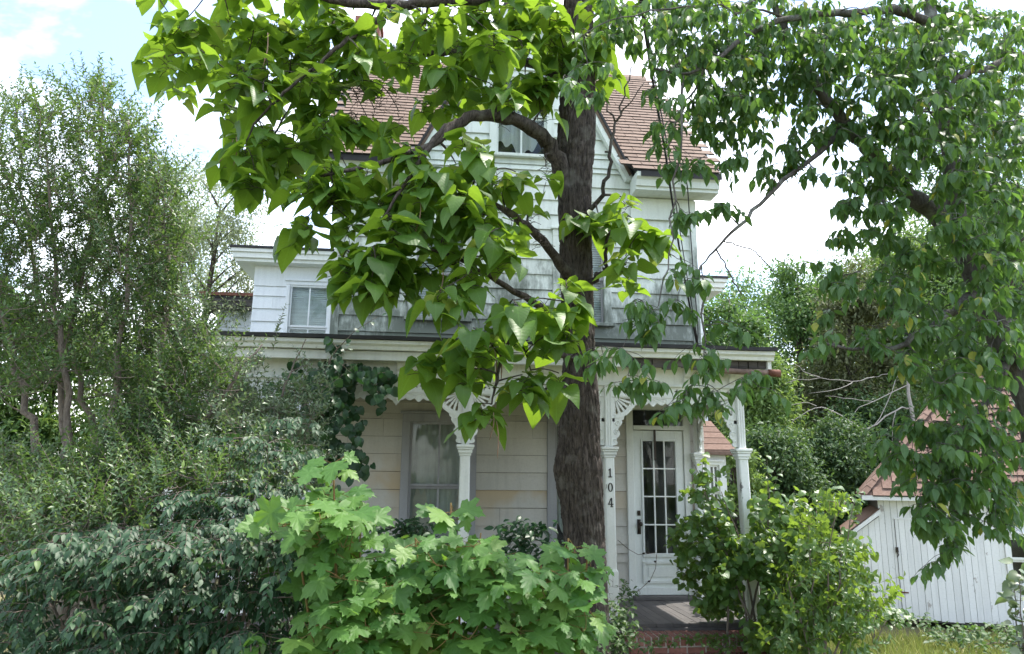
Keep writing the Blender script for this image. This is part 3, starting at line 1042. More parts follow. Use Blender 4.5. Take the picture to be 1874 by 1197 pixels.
# bay window on the right wing
bx0, bx1, by0, by1 = 4.1, 5.07, 12.55, 13.3
bop = [(4.22, 4.66, 1.45, 2.42), (4.7, 4.98, 1.45, 2.42)]
bay = wall_rects(MB(), bx0, bx1, 0.3, 2.6, by0, by0 + 0.08, bop).box(bx1 - 0.08, bx1, by0 + 0.08, by1, 0.3, 2.6).build('bay_wall', 'trim', house)
MB().add([(bx0, by0 - 0.15, 2.6), (bx1 + 0.15, by0 - 0.15, 2.6), (bx1, by1, 3.15), (bx0, by1, 3.15), (bx0, by0 - 0.15, 2.54), (bx1 + 0.15, by0 - 0.15, 2.54), (bx1 + 0.15, by1, 2.54), (bx0, by1, 2.54)],
         [(0, 1, 2, 3), (0, 4, 5, 1), (4, 7, 6, 5), (1, 5, 6, 2)]).build('bay_roof', 'shingle2', bay)
for k in range(5):
    z = 2.61 + k * 0.11
    y = by0 - 0.14 + k * 0.15
    MB().add([(bx0, y, z), (bx1 + 0.14 - k * 0.03, y, z), (bx1 + 0.12 - k * 0.03, y + 0.16, z + 0.125), (bx0, y + 0.16, z + 0.125), (bx0, y, z + 0.02), (bx1 + 0.14 - k * 0.03, y, z + 0.02)],
             [(4, 5, 2, 3), (0, 1, 5, 4), (1, 2, 5)]).build('shingle_course', 'shingle2', bay)
for o in bop:
    window(house, *o, by0, casing=0.05, cm='trim', sm='trim', back='curtain', cols=2)

# ---- porch floor, ceiling, roof
PY, PX0, PX1 = 8.88, -3.0, 3.86
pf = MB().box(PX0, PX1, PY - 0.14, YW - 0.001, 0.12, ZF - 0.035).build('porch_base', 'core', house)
yb_ = PY - 0.2
xx = PX0
while xx < PX1:
    x2 = min(xx + 0.1, PX1)
    MB().box(xx + 0.002, x2 - 0.002, yb_ + random.uniform(-0.01, 0.01), YW - 0.04, ZF - 0.034, ZF + random.uniform(-0.002, 0.002)).build('floorboard', 'floor', pf)
    xx += 0.1
MB().box(PX0, PX1, PY - 0.215, PY - 0.16, ZF - 0.1, ZF - 0.037).build('floor_nosing', 'floor', pf, bevel=0.012)
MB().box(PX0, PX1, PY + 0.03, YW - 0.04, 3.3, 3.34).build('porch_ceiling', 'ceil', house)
RX0, RX1 = -3.32, 4.12
pr_ = MB()
pr_.add([(RX0, 8.5, 3.64), (RX1, 8.5, 3.64), (RX1, YW - 0.04, 3.9), (RX0, YW - 0.04, 3.9), (RX0, 8.5, 3.36), (RX1, 8.5, 3.36), (RX1, YW - 0.04, 3.36), (RX0, YW - 0.04, 3.36)], [])
pr_ = MB().profile_x([(YW - 0.04, 3.9), (8.52, 3.655), (8.52, 3.61), (YW - 0.04, 3.5)], RX0 + 0.02, RX1 - 0.02)
proof = pr_.build('porch_roof', 'trim', house)
n = 26
xs = np.linspace(RX0 - 0.03, RX1 + 0.03, n)
vs_, fs_ = [], []
for i, x in enumerate(xs):
    e = random.uniform(-0.012, 0.01)
    vs_ += [(x, 8.47 + e, 3.655 + e * 0.4), (x, 8.47 + e, 3.7 + e * 0.5), (x, YW - 0.036, 3.965), (x, YW - 0.036, 3.92)]
for i in range(n - 1):
    b = 4 * i
    fs_ += [(b, b + 4, b + 5, b + 1), (b + 1, b + 5, b + 6, b + 2), (b, b + 3, b + 7, b + 4)]
fs_ += [(0, 1, 2, 3), (4 * n - 4, 4 * n - 1, 4 * n - 2, 4 * n - 3)]
MB().add(vs_, fs_).build('roofing_felt', 'roofing', proof)
up_prof = [(8.5, 3.65), (8.5, 3.61), (8.53, 3.585), (8.54, 3.545), (8.57, 3.54), (8.57, 3.65)]
MB().profile_x(up_prof[::-1], RX0, RX1).build('crown_moulding', 'trim', proof)
MB().box(RX0 + 0.03, 2.25, 8.6, 8.66, 3.43, 3.539).build('fascia', 'trim', proof, bevel=0.006)
fb = MB()
xs = np.linspace(2.26, RX1 - 0.05, 16)
for a, b in zip(xs[:-1], xs[1:]):
    fb.box(a, b - random.choice((0, 0, 0.012)), 8.61 + random.uniform(0, 0.012), 8.66, 3.43 + random.uniform(-0.012, 0.03), 3.538)
fb.build('rotted_fascia', 'rot', proof)
MB().box(RX0 + 0.03, RX1 - 0.05, 8.66, PY - 0.04, 3.46, 3.475).build('soffit', 'trim', proof)
MB().box(RX1 - 0.07, RX1 - 0.02, 8.57, YW - 0.05, 3.43, 3.54).build('side_fascia', 'trim', proof, bevel=0.006)
MB().box(RX1 - 0.03, RX1, 8.571, YW - 0.05, 3.545, 3.65).build('side_moulding', 'trim', proof)
MB().box(PX1 + 0.02, RX1 - 0.07, PY - 0.04, YW - 0.05, 3.461, 3.476).build('side_soffit', 'trim', proof)
gp = [(3.3, 8.6, 3.415), (3.6, 8.59, 3.41), (3.95, 8.585, 3.4), (4.06, 8.58, 3.4)]
MB().tube(gp, [0.032, 0.036, 0.036, 0.036], 10).build('gutter_pipe', 'rustpale', proof, True)
MB().tube([(4.05, 8.58, 3.4), (4.2, 8.575, 3.395)], [0.044, 0.046], 12).build('gutter_end', 'rust', proof, True)
# frieze, brackets
fz = MB().box(PX0, PX1, PY - 0.035, PY + 0.03, 3.255, 3.46).build('porch_frieze', 'trim', house)
MB().box(PX1 - 0.065, PX1, PY + 0.03, YW - 0.05, 3.255, 3.46).build('side_frieze', 'trim', fz)
MB().box(PX0 - 0.01, PX1 + 0.01, PY - 0.06, PY + 0.02, 3.228, 3.254).build('frieze_ledge', 'trim', fz, bevel=0.006)
bp = [(PY - 0.036, 3.458), (PY - 0.16, 3.458), (PY - 0.165, 3.43), (PY - 0.14, 3.4), (PY - 0.125, 3.36), (PY - 0.08, 3.335), (PY - 0.075, 3.3), (PY - 0.06, 3.285), (PY - 0.036, 3.285)]
brm = MB().profile_x(bp, -0.032, 0.032).mesh('bracket')
brm.materials.append(MT['trim'])
bx = PX0 + 0.25
while bx < PX1:
    o = link('bracket', brm, None, fz)
    o.location = (bx, 0, 0)
    bx += 0.585


def star_cell(mb, x, w, z0, z1, y0, y1):
    """a square of fretwork with a four-pointed star sawn out"""
    cx, cz = x + w / 2, (z0 + z1) / 2
    outer, inner = [], []
    for k in range(16):
        a = 2 * math.pi * k / 16 + math.pi / 4
        c, s_ = math.cos(a), math.sin(a)
        q = 1 / max(abs(c), abs(s_))
        outer.append((cx + c * q * w / 2, cz + s_ * q * (z1 - z0) / 2))
        r_ = (0.41 if (k - 2) % 4 == 0 else 0.15 if k % 4 == 0 else 0.2)
        inner.append((cx + c * r_ * w * 1.15, cz + s_ * r_ * (z1 - z0) * 1.15))
    mb.ring(outer, inner, y0, y1)


def dot_cell(mb, x, w, z0, z1, y0, y1):
    cx, cz = x + w / 2, (z0 + z1) / 2
    outer, inner = [], []
    for k in range(12):
        a = 2 * math.pi * k / 12 + math.pi / 4
        c, s_ = math.cos(a), math.sin(a)
        q = 1 / max(abs(c), abs(s_))
        outer.append((cx + c * q * w / 2, cz + s_ * q * (z1 - z0) / 2))
        inner.append((cx + c * 0.009, cz - 0.012 + s_ * 0.009))
    mb.ring(outer, inner, y0, y1)


def fret_run(a, b, y0, y1):
    mb = MB()
    n = max(2, round((b - a) / 0.13))
    w = (b - a) / n
    for k in range(n):
        star_cell(mb, a + k * w, w * 0.62, 3.125, 3.227, y0, y1)
        dot_cell(mb, a + k * w + w * 0.62, w * 0.38, 3.125, 3.227, y0, y1)
    mb.box(a, b, y0 - 0.012, y1 + 0.005, 3.096, 3.124)
    return mb


def lace_run(a, b, y0, y1):
    """scalloped valance with hanging tassels and raised scrollwork"""
    n = max(1, round((b - a) / 0.5))
    w = (b - a) / n
    zt = 3.095
    low = []
    m = 48
    for k in range(n):
        for i in range(m):
            u = i / m
            d = 0.062 + 0.03 * abs(math.sin(u * math.pi * 5))
            e = abs(u - 0.5)
            d += 0.018 * math.exp(-(e / 0.06) ** 2)
            for c in (0.0, 1.0):
                q = abs(u - c)
                if q < 0.1:
                    d = max(d, 0.15 - q * 0.55 + 0.012 * math.cos(q * 120))
                elif q < 0.2:
                    d = max(d, 0.05 + 0.02 * math.sin((q - 0.1) * 31))
            low.append((a + (k + u) * w, zt - d))
    low.append((b, zt - 0.11))
    mb = MB()
    for (xa, za), (xb, zb) in zip(low[:-1], low[1:]):
        mb.add([(xa, y0, za), (xb, y0, zb), (xb, y0, zt), (xa, y0, zt), (xa, y1, za), (xb, y1, zb), (xb, y1, zt), (xa, y1, zt)],
               [(0, 1, 2, 3), (7, 6, 5, 4), (0, 4, 5, 1)])
    for k in range(n):
        for c, sg in ((0.25, 1), (0.75, -1), (0.42, 1), (0.58, -1)):
            t_ = np.linspace(0, 1, 12)
            xx_ = a + (k + c) * w + sg * w * 0.13 * np.cos(t_ * 5) * (1 - t_ * 0.6)
            zz_ = zt - 0.035 + 0.024 * np.sin(t_ * 5) * (1 - t_ * 0.5)
            mb.tube(np.stack([xx_, np.full(12, y0 - 0.002), zz_], 1), 0.006, 4)
        mb.tube([(a + k * w, y0 - 0.003, zt - 0.1), (a + k * w, y0 - 0.003, zt - 0.02)], [0.012, 0.016], 5)
    return mb


def along_y(mb, X):
    """turn a run built along x into one along y at x = X"""
    mb.v = [(X + (y - PY), x, z) for x, y, z in mb.v]
    mb.f = [f[::-1] for f in mb.f]
    return mb


def sector(mb, cx, cz, ra, rb, a0, a1, n, y0, y1, sx):
    A = np.linspace(a0, a1, n)
    poly = [(cx + sx * rb * math.cos(a), cz + rb * math.sin(a)) for a in A] + [(cx + sx * ra * math.cos(a), cz + ra * math.sin(a)) for a in A[::-1]]
    mb.plate(poly if sx < 0 else poly[::-1], y0, y1)


def fan_bracket(x, sx, y0, y1):
    mb = MB()
    zt = 3.094
    mb.plate([(x, zt - 0.3), (x + sx * 0.035, zt - 0.3), (x + sx * 0.035, zt), (x, zt)][::sx], y0, y1)
    cx = x + sx * 0.036
    sector(mb, cx, zt, 0.205, 0.262, -math.pi / 2, 0, 14, y0 - 0.006, y1, sx)
    sector(mb, cx, zt, 0.0, 0.05, -math.pi / 2, 0, 6, y0, y1, sx)
    for k in range(6):
        a = -math.pi / 2 + (k) * math.pi / 10
        lo_, hi_ = max(a - 0.105, -math.pi / 2), min(a + 0.105, 0)
        sector(mb, cx, zt, 0.05, 0.15, lo_, hi_, 4, y0 + 0.001, y1 - 0.001, sx)
        lo_, hi_ = max(a - 0.075, -math.pi / 2), min(a + 0.075, 0)
        sector(mb, cx, zt, 0.15, 0.206, lo_, hi_, 4, y0 + 0.001, y1 - 0.001, sx)
    # scrolled foot tapering down to the capital
    edge = [(0.155, 0.235), (0.15, 0.27), (0.125, 0.28), (0.13, 0.31), (0.115, 0.34), (0.09, 0.36), (0.075, 0.4), (0.095, 0.42), (0.1, 0.45), (0.085, 0.48), (0.06, 0.5), (0.055, 0.53), (0.07, 0.55), (0.06, 0.575), (0.03, 0.585)]
    poly = [(x, zt - 0.585)] + [(x + sx * u, zt - d) for u, d in edge[::-1]] + [(x + sx * 0.036, zt - 0.26), (x, zt - 0.26)]
    mb.plate(poly[::sx], y0, y1)
    for (u, d, r_) in ((0.07, 0.32, 0.026), (0.05, 0.43, 0.03), (0.035, 0.53, 0.018)):
        t_ = np.linspace(0, 1, 14)
        xx_ = x + sx * (u + r_ * np.cos(t_ * 8) * (1 - 0.7 * t_))
        zz_ = zt - d + r_ * 1.3 * np.sin(t_ * 8) * (1 - 0.7 * t_)
        mb.tube(np.stack([xx_, np.full(14, y0 - 0.003), zz_], 1), 0.006, 4)
    return mb


POSTS = [-2.92, -1.27, 0.39, 2.12, 3.79]
fy0, fy1 = PY - 0.014, PY + 0.014


def post(x, y, half, mat, lean=0.0, brackets=(-1, 1), depth=(-1,)):
    h = 0.062
    m = MB()
    z0, z1 = ZF + 0.001, 2.36
    cx = lambda z: x + lean * (2.4 - z)
    ch_ = 0.014
    rings = []
    for z, s_ in ((z0, 1.25), (z0 + 0.55, 1.25), (z0 + 0.58, 1.0), (1.4, 1.0), (2.3, 0.96), (2.36, 0.96)):
        hh = h * s_
        o = [(-hh, -hh + ch_), (-hh + ch_, -hh), (hh - ch_, -hh), (hh, -hh + ch_), (hh, hh - ch_), (hh - ch_, hh), (-hh + ch_, hh), (-hh, hh - ch_)]
        rings.append([(cx(z) + a, y + b, z) for a, b in o])
    vs_ = [p for r_ in rings for p in r_]
    fs_ = [(i * 8 + k, i * 8 + (k + 1) % 8, (i + 1) * 8 + (k + 1) % 8, (i + 1) * 8 + k) for i in range(5) for k in range(8)]
    fs_ += [tuple(range(7, -1, -1)), tuple(range(40, 48))]
    p = m.add(vs_, fs_).build('porch_post', mat, house)
    c = MB()
    for za, zb, hh in ((2.36, 2.39, 0.07), (2.391, 2.43, 0.082), (2.431, 2.455, 0.094), (2.456, 2.49, 0.105)):
        c.box(x - hh, x + hh, y - hh, y + hh, za, zb)
    c.build('capital', mat, p, bevel=0.008)
    u = MB().box(x - 0.045, x + 0.045, y - 0.045, y + 0.045, 2.49, 3.254)
    for k in (-0.03, 0.0, 0.03):
        u.box(x + k - 0.007, x + k + 0.007, y - 0.054, y - 0.0451, 2.5, 3.2)
    u.build('post_neck', mat, p)
    for s_ in brackets:
        fan_bracket(x + s_ * 0.046, s_, y + fy0 - PY, y + fy1 - PY).build('fan_bracket', 'trim', p)
    return p


ps = []
for i, x in enumerate(POSTS):
    br = (-1, 1)
    if i == 0:
        br = (1,)
    if i == 4:
        br = (-1,)
    ps.append(post(x, PY, False, 'peel' if i == 4 else 'trim', lean=0.02 if i == 4 else (0.004 if i == 3 else 0.0), brackets=br))
wallpost = post(3.79, YW - 0.11, True, 'trim', brackets=())
# brackets that turn the corner along the porch end
for y, sx, p in ((PY + 0.046, 1, ps[4]), (YW - 0.156, -1, wallpost)):
    along_y(fan_bracket(y, sx, fy0, fy1), 3.79).build('fan_bracket', 'trim', p)
for a, b in zip(POSTS[:-1], POSTS[1:]):
    fret_run(a + 0.046, b - 0.046, fy0, fy1).build('fretwork', 'trim', house)
    lace_run(a + 0.3, b - 0.3, fy0, fy1).build('lace_valance', 'trim', house)
along_y(fret_run(PY + 0.046, YW - 0.16, fy0, fy1), 3.79).build('fretwork', 'trim', house)
along_y(lace_run(PY + 0.32, YW - 0.42, fy0, fy1), 3.79).build('lace_valance', 'trim', house)
# house number 104 down the post
def numeral(ch_, x, z, y):
    m = MB()
    h = 0.105
    if ch_ == '1':
        m.plate([(x - 0.008, z), (x + 0.008, z), (x + 0.008, z + h), (x, z + h), (x - 0.02, z + h - 0.018), (x - 0.02, z + h - 0.026), (x - 0.008, z + h - 0.022)], y - 0.006, y)
        m.box(x - 0.022, x + 0.022, y - 0.007, y, z - 0.002, z + 0.01)
    elif ch_ == '0':
        A = np.linspace(0, 2 * math.pi, 24, endpoint=False)
        m.ring([(x + 0.031 * math.cos(a), z + h / 2 + h / 2 * math.sin(a)) for a in A], [(x + 0.015 * math.cos(a), z + h / 2 + 0.043 * math.sin(a)) for a in A], y - 0.006, y)
    else:
        m.box(x + 0.005, x + 0.02, y - 0.006, y, z, z + h)
        m.plate([(x - 0.034, z + 0.026), (x - 0.02, z + 0.026), (x + 0.012, z + h), (x + 0.002, z + h)], y - 0.0065, y)
        m.box(x - 0.034, x + 0.032, y - 0.007, y, z + 0.026, z + 0.037)
        m.box(x - 0.004, x + 0.029, y - 0.0055, y, z - 0.002, z + 0.007)
    return m


for ch_, z in (('1', 2.13), ('0', 1.96), ('4', 1.785)):
    numeral(ch_, 2.123, z, PY - 0.061).build('house_number', 'number', ps[3])
# low railing between posts, mostly overgrown
for a, b in zip(POSTS[:2], POSTS[1:3]):
    rl = MB().box(a + 0.07, b - 0.07, PY - 0.03, PY + 0.03, 1.12, 1.17).box(a + 0.07, b - 0.07, PY - 0.025, PY + 0.025, 0.62, 0.66).build('railing', 'peel', house)
    k = a + 0.17
    while k < b - 0.1:
        MB().box(k - 0.016, k + 0.016, PY - 0.016, PY + 0.016, 0.66, 1.12).build('baluster', 'peel', rl)
        k += 0.13

# ------------------------------------------------------------------ brick steps
steps = thing('brick_steps', 'red brick front steps with pale mortar half buried in creeping plants', 'steps', (2.98, 8.3, 0))
sx0, sx1 = 2.2, 3.86
st_ = MB().box(sx0 + 0.01, sx1 - 0.01, 8.342, 8.66, -0.1, 0.423).box(sx0 + 0.01, sx1 - 0.01, 7.992, 8.341, -0.1, 0.258).box(sx0 + 0.01, sx1 - 0.01, 7.652, 7.991, -0.1, 0.083)
core = st_.build('mortar_bed', 'mortar', steps)
for (ztop, yf, depth) in ((0.43, 8.335, 0.2), (0.43, 8.54, 0.13), (0.265, 7.985, 0.2), (0.265, 8.19, 0.14), (0.09, 7.645, 0.2), (0.09, 7.85, 0.13)):
    x = sx0
    while x < sx1 - 0.05:
        w_ = 0.068
        dz = random.uniform(-0.004, 0.004)
        MB().box(x + 0.004, x + w_, yf + random.uniform(-0.005, 0.005), yf + depth - 0.005, ztop - 0.095 + dz, ztop + dz).build('brick', 'brick', steps, bevel=0.004)
        x += w_ + 0.012
for (ztop, yf) in ((0.327, 8.338), (0.162, 7.988)):
    x = sx0
    while x < sx1 - 0.05:
        w_ = min(0.2, sx1 - x - 0.01)
        MB().box(x + 0.004, x + w_, yf + random.uniform(-0.004, 0.004), yf + 0.1, ztop - 0.085, ztop - 0.008).build('brick', 'brick', steps, bevel=0.004)
        x += 0.212

# ------------------------------------------------------------------ shed
shed = thing('shed', 'white board shed with red shingled hip roof and lean-to, behind drooping cherry branches', 'shed', (9.2, 12.6, 0))
SY, SX0, SX1, SZ = 10.7, 6.62, 10.68, 1.9
sop = [(8.3, 9.02, 0.66, 1.36)]
sh = wall_rects(MB(), SX0, SX1, 0, SZ, SY, SY + 0.06, sop)
sh.box(SX0, SX0 + 0.06, SY + 0.06, 13.9, 0, SZ).box(SX1 - 0.06, SX1, SY + 0.06, 13.9, 0, SZ).box(SX0, SX1, 13.9, 13.96, 0, SZ)
shw = sh.build('shed_wall', 'inside', shed)


def board(x, w_, z0, z1a, z1b, y):
    b0, b1 = x + random.uniform(0.001, 0.003), x + w_ - random.uniform(0.001, 0.004)
    d = random.uniform(0.016, 0.024)
    e = random.uniform(-0.015, 0.02)
    vs_ = [(b0, y - d, z0 + e), (b1, y - d, z0 + e), (b1, y - d, z1b), (b0, y - d, z1a), (b0, y, z0 + e), (b1, y, z0 + e), (b1, y, z1b), (b0, y, z1a)]
    MB().add(vs_, [(0, 1, 2, 3), (7, 6, 5, 4), (0, 4, 5, 1), (3, 2, 6, 7), (0, 3, 7, 4), (1, 5, 6, 2)]).build('wall_board', 'shedp', shw)


x = SX0
while x < SX1 - 0.02:
    w_ = random.choice((0.085, 0.09, 0.1, 0.105))
    for q in sop[0][:2]:
        if x < q < x + w_ + 0.03:
            w_ = q - x
    w_ = min(w_, SX1 - x)
    inw = x + w_ > sop[0][0] + 0.001 and x < sop[0][1] - 0.001
    if inw:
        board(x, w_, 0.03, sop[0][2], sop[0][2], SY)
        board(x, w_, sop[0][3], SZ, SZ, SY)
    else:
        board(x, w_, 0.03, SZ, SZ, SY)
    x += w_
# lean-to on the left
lt = MB().add([(6.14, SY + 0.001, 0), (SX0, SY + 0.001, 0), (SX0, SY + 0.001, 1.58), (6.14, SY + 0.001, 1.2), (6.14, 13.5, 0), (SX0, 13.5, 0), (SX0, 13.5, 1.58), (6.14, 13.5, 1.2)],
              [(0, 1, 2, 3), (7, 6, 5, 4), (0, 3, 7, 4), (3, 2, 6, 7)]).build('lean_to', 'inside', shed)
x = 6.17
while x < SX0 - 0.02:
    w_ = min(0.095, SX0 - x)
    f_ = lambda q: 1.2 + (q - 6.14) / (SX0 - 6.14) * 0.36
    board(x, w_, 0.05, f_(x), f_(x + w_), SY)
    x += w_
lr = MB().add([(6.07, SY - 0.12, 1.16), (SX0 + 0.02, SY - 0.12, 1.6), (SX0 + 0.02, SY - 0.12, 1.68), (6.07, SY - 0.12, 1.23),
               (6.07, 13.6, 1.16), (SX0 + 0.02, 13.6, 1.6), (SX0 + 0.02, 13.6, 1.68), (6.07, 13.6, 1.23)],
              [(0, 1, 2, 3), (7, 6, 5, 4), (0, 3, 7, 4), (3, 2, 6, 7), (0, 4, 5, 1), (1, 5, 6, 2)]).build('lean_to_roof', 'shedp', shed)
MB().add([(6.05, SY - 0.13, 1.235), (SX0 + 0.02, SY - 0.13, 1.685), (SX0 + 0.02, 13.6, 1.685), (6.05, 13.6, 1.235), (6.05, SY - 0.13, 1.25), (SX0 + 0.02, SY - 0.13, 1.7), (SX0 + 0.02, 13.6, 1.7), (6.05, 13.6, 1.25)],
         [(4, 5, 6, 7), (0, 1, 5, 4), (0, 4, 7, 3)]).build('roofing_sheet', 'shingle2', lr)
# hip roof
ex0, ex1, ey0, ey1, ez = 6.4, 10.9, 10.48, 14.2, 1.9
A_ = (8.26, 12.34, 4.13)
B_ = (9.04, 12.34, 4.13)
hr = MB().add([(ex0, ey0, ez), (ex1, ey0, ez), (ex1, ey1, ez), (ex0, ey1, ez), A_, (ex0, ey0, ez - 0.05), (ex1, ey0, ez - 0.05), (ex1, ey1, ez - 0.05), (ex0, ey1, ez - 0.05), B_],
              [(0, 1, 9, 4), (1, 2, 9), (2, 3, 4, 9), (3, 0, 4), (0, 5, 6, 1), (0, 3, 8, 5), (1, 6, 7, 2)]).build('shed_roof', 'shingle2', shed)
MB().box(ex0 - 0.01, ex1 + 0.01, ey0 - 0.022, ey0 - 0.001, ez - 0.075, ez - 0.002).build('eave_board', 'shedp', hr)
MB().box(ex0 + 0.02, ex1 - 0.02, ey0, ey1, ez - 0.07, ez - 0.055).build('shed_soffit', 'shedp', hr)
pitch = math.atan2(A_[2] - ez, A_[1] - ey0)
tab2 = wedge_tab(0.292, 0.042)
tab2.materials.append(MT['shingle2'])
tab2.materials.append(MT['roofing'])
tab2.polygons[2].material_index = 1
tabs = []
L_ = math.hypot(A_[2] - ez, A_[1] - ey0)
for r_ in range(int(L_ / 0.145)):
    d = r_ * 0.145 + 0.17
    fr_ = d / L_
    xa, xb = ex0 + (A_[0] - ex0) * fr_, ex1 + (B_[0] - ex1) * fr_
    x = ex0 + (r_ % 2) * 0.15 - 0.15
    while x < ex1:
        if x + 0.06 > xa - 0.02 and x + 0.24 < xb + 0.02 and x < 10.6:
            tabs.append(((x + 0.15, ey0 + d * math.cos(pitch), ez + d * math.sin(pitch)), 0, random.uniform(-0.01, 0.01), random.uniform(-1, 2.5)))
        x += 0.3
lay_tabs(tab2, tabs, pitch, hr, lambda tb: tb[0][0], 'shingle2')
hipL = [(ex0, ey0, ez + 0.02), (A_[0], A_[1], A_[2] + 0.03)]
hv = []
for k in range(22):
    a = np.array(hipL[0]) + (np.array(hipL[1]) - np.array(hipL[0])) * k / 22
    b = np.array(hipL[0]) + (np.array(hipL[1]) - np.array(hipL[0])) * (k + 1.25) / 22
    MB().add([a + (0.06, -0.05, -0.01), a + (0, 0, 0.045), a + (-0.1, 0.06, -0.05), b + (0.06, -0.05, -0.02), b + (0, 0, 0.03), b + (-0.1, 0.06, -0.06)],
             [(0, 1, 4, 3), (1, 2, 5, 4), (0, 2, 1)]).build('hip_shingle', 'shingle2', hr)
# board door seam, latch, hinge, strap and the window at the right
MB().box(6.84, 7.2, SY - 0.034, SY - 0.026, 1.53, 1.555).build('door_batten', 'shedp', shed)
MB().box(6.836, 6.844, SY - 0.0255, SY - 0.012, 0.1, 1.53).build('door_seam', 'inside', shed)
lt_ = MB().box(6.82, 6.86, SY - 0.05, SY - 0.026, 1.02, 1.1).tube([(6.835, SY - 0.05, 1.03), (6.855, SY - 0.075, 0.99), (6.835, SY - 0.06, 0.95)], 0.008, 6)
lt_.build('latch', 'iron', shed)
MB().box(6.83, 6.95, SY - 0.034, SY - 0.026, 0.41, 0.43).box(6.83, 6.86, SY - 0.04, SY - 0.0262, 0.38, 0.46).build('hinge', 'rust', shed)
window(shed, *sop[0], SY - 0.01, casing=0.05, cm='shedp', sm='trim', back='none')

# the shed stands turned towards the road
an = R(-29)
dv_ = Vector((9.2 - 6.62, 12.6 - 10.7, 0))
dv_.rotate(Matrix.Rotation(an, 3, 'Z'))
shed.location = (7.2 + dv_.x, 11.6 + dv_.y, 0)
shed.rotation_euler = (0, 0, an)

# ------------------------------------------------------------------ catalpa
def fluted_trunk(path, Y, nr=170, levels=430, seed=3):
    """bark of long broken plates with furrows between them, as real relief"""
    rs = np.random.default_rng(seed)
    path = np.array(path, float)
    ys = np.linspace(path[0, 1], path[-1, 1], levels)
    cx = np.interp(-ys, -path[:, 1], path[:, 0])
    wd = np.interp(-ys, -path[:, 1], path[:, 2])
    th = np.linspace(0, 2 * np.pi, nr, endpoint=False)
    P = np.array([at(cx[k], ys[k], Y) for k in range(levels)])
    Q = np.array([at(cx[k] + wd[k] / 2, ys[k], Y) for k in range(levels)])
    rr = np.linalg.norm(Q - P, axis=1)
    z0_, z1_ = P[0, 2], P[-1, 2]
    # plates: stretched cells on the unrolled trunk
    U, V = 2 * np.pi * 0.22, (z1_ - z0_)
    sv = 0.2
    ns = int(U / 0.036 * V / (0.036 / sv))
    S = np.stack([rs.uniform(0, U, ns), rs.uniform(0, V * sv, ns)], 1)
    S = np.concatenate([S, S - [U, 0], S + [U, 0]])
    S = S[np.argsort(S[:, 1])]
    hgt = np.zeros((levels, nr))
    for k in range(levels):
        v = (P[k, 2] - z0_) * sv
        a_, b_ = np.searchsorted(S[:, 1], [v - 0.09, v + 0.09])
        s_ = S[a_:b_]
        tw = 0.03 * np.sin(P[k, 2] * 2.6) + 0.015 * np.sin(P[k, 2] * 7.0 + 1)
        uu = th * 0.22 + tw + 0.006 * np.sin(th * 7 + P[k, 2] * 9)
        d = np.sqrt((np.mod(uu, U)[:, None] - s_[None, :, 0]) ** 2 + (v - s_[None, :, 1]) ** 2)
        d = np.partition(d, 1, axis=1)
        hgt[k] = np.clip((d[:, 1] - d[:, 0]) / 0.016, 0, 1) ** 0.7
    vs_ = []
    for k in range(levels):
        z = P[k, 2]
        r_ = rr[k] * (1 + 0.035 * np.sin(2 * th + z * 0.8) + 0.02 * np.sin(5 * th + z * 2.1)) - 0.024 * (1 - hgt[k]) + rs.normal(0, 0.0016, nr)
        vs_ += [(P[k, 0] + a * math.cos(t_), P[k, 1] + a * math.sin(t_), z) for a, t_ in zip(r_, th)]
    fs_ = [(k * nr + m, k * nr + (m + 1) % nr, (k + 1) * nr + (m + 1) % nr, (k + 1) * nr + m) for k in range(levels - 1) for m in range(nr)]
    return MB().add(vs_, fs_)


YT = 7.6
tb = at(1072, 1262, YT)
cat = Plant('catalpa_tree', 'tall catalpa with dark furrowed trunk and big heart-shaped leaves before the house', 'tree', (tb[0], tb[1], 0), 'heart', 'catalpa', twig='bark')
TP = [(1074, 1275, 104), (1074, 1180, 84), (1072, 1050, 74), (1068, 960, 74), (1062, 900, 80), (1058, 860, 86), (1060, 810, 74), (1063, 740, 67), (1060, 650, 58), (1056, 560, 58),
      (1054, 480, 60), (1051, 400, 60), (1052, 330, 64), (1055, 260, 72), (1057, 200, 70), (1058, 120, 62), (1057, 40, 58), (1060, -60, 54), (1066, -200, 46)]
fluted_trunk(TP, YT).build('trunk', 'bark', cat.root, True)
for cx, cy, w_ in TP[6:]:
    cat.sk.append((*at(cx, cy, YT), 0.1))


def pl(*pts):
    return [at(*p) for p in pts]


cat.limb(pl((1050, 400, 7.6), (1030, 320, 7.5), (1008, 262, 7.4), (975, 230, 7.25), (930, 216, 7.1), (875, 208, 6.95), (838, 222, 6.85), (790, 268, 6.7), (720, 292, 6.6), (620, 315, 6.5), (560, 330, 6.5)),
         [0.11, 0.1, 0.09, 0.078, 0.066, 0.056, 0.05, 0.036, 0.026, 0.018, 0.01], n=12)
cat.limb(pl((838, 222, 6.85), (800, 250, 6.7), (745, 330, 6.4), (700, 400, 6.2)), [0.04, 0.03, 0.02, 0.01])
cat.limb(pl((1052, 520, 7.6), (1028, 486, 7.45), (985, 428, 7.2), (940, 395, 7.0), (905, 370, 6.8), (850, 350, 6.6), (780, 330, 6.4)), [0.07, 0.055, 0.045, 0.036, 0.028, 0.02, 0.01])
cat.limb(pl((1052, 610, 7.6), (1020, 580, 7.4), (940, 530, 7.0), (880, 497, 6.7), (830, 470, 6.4), (770, 450, 6.2)), [0.05, 0.04, 0.032, 0.026, 0.018, 0.01])
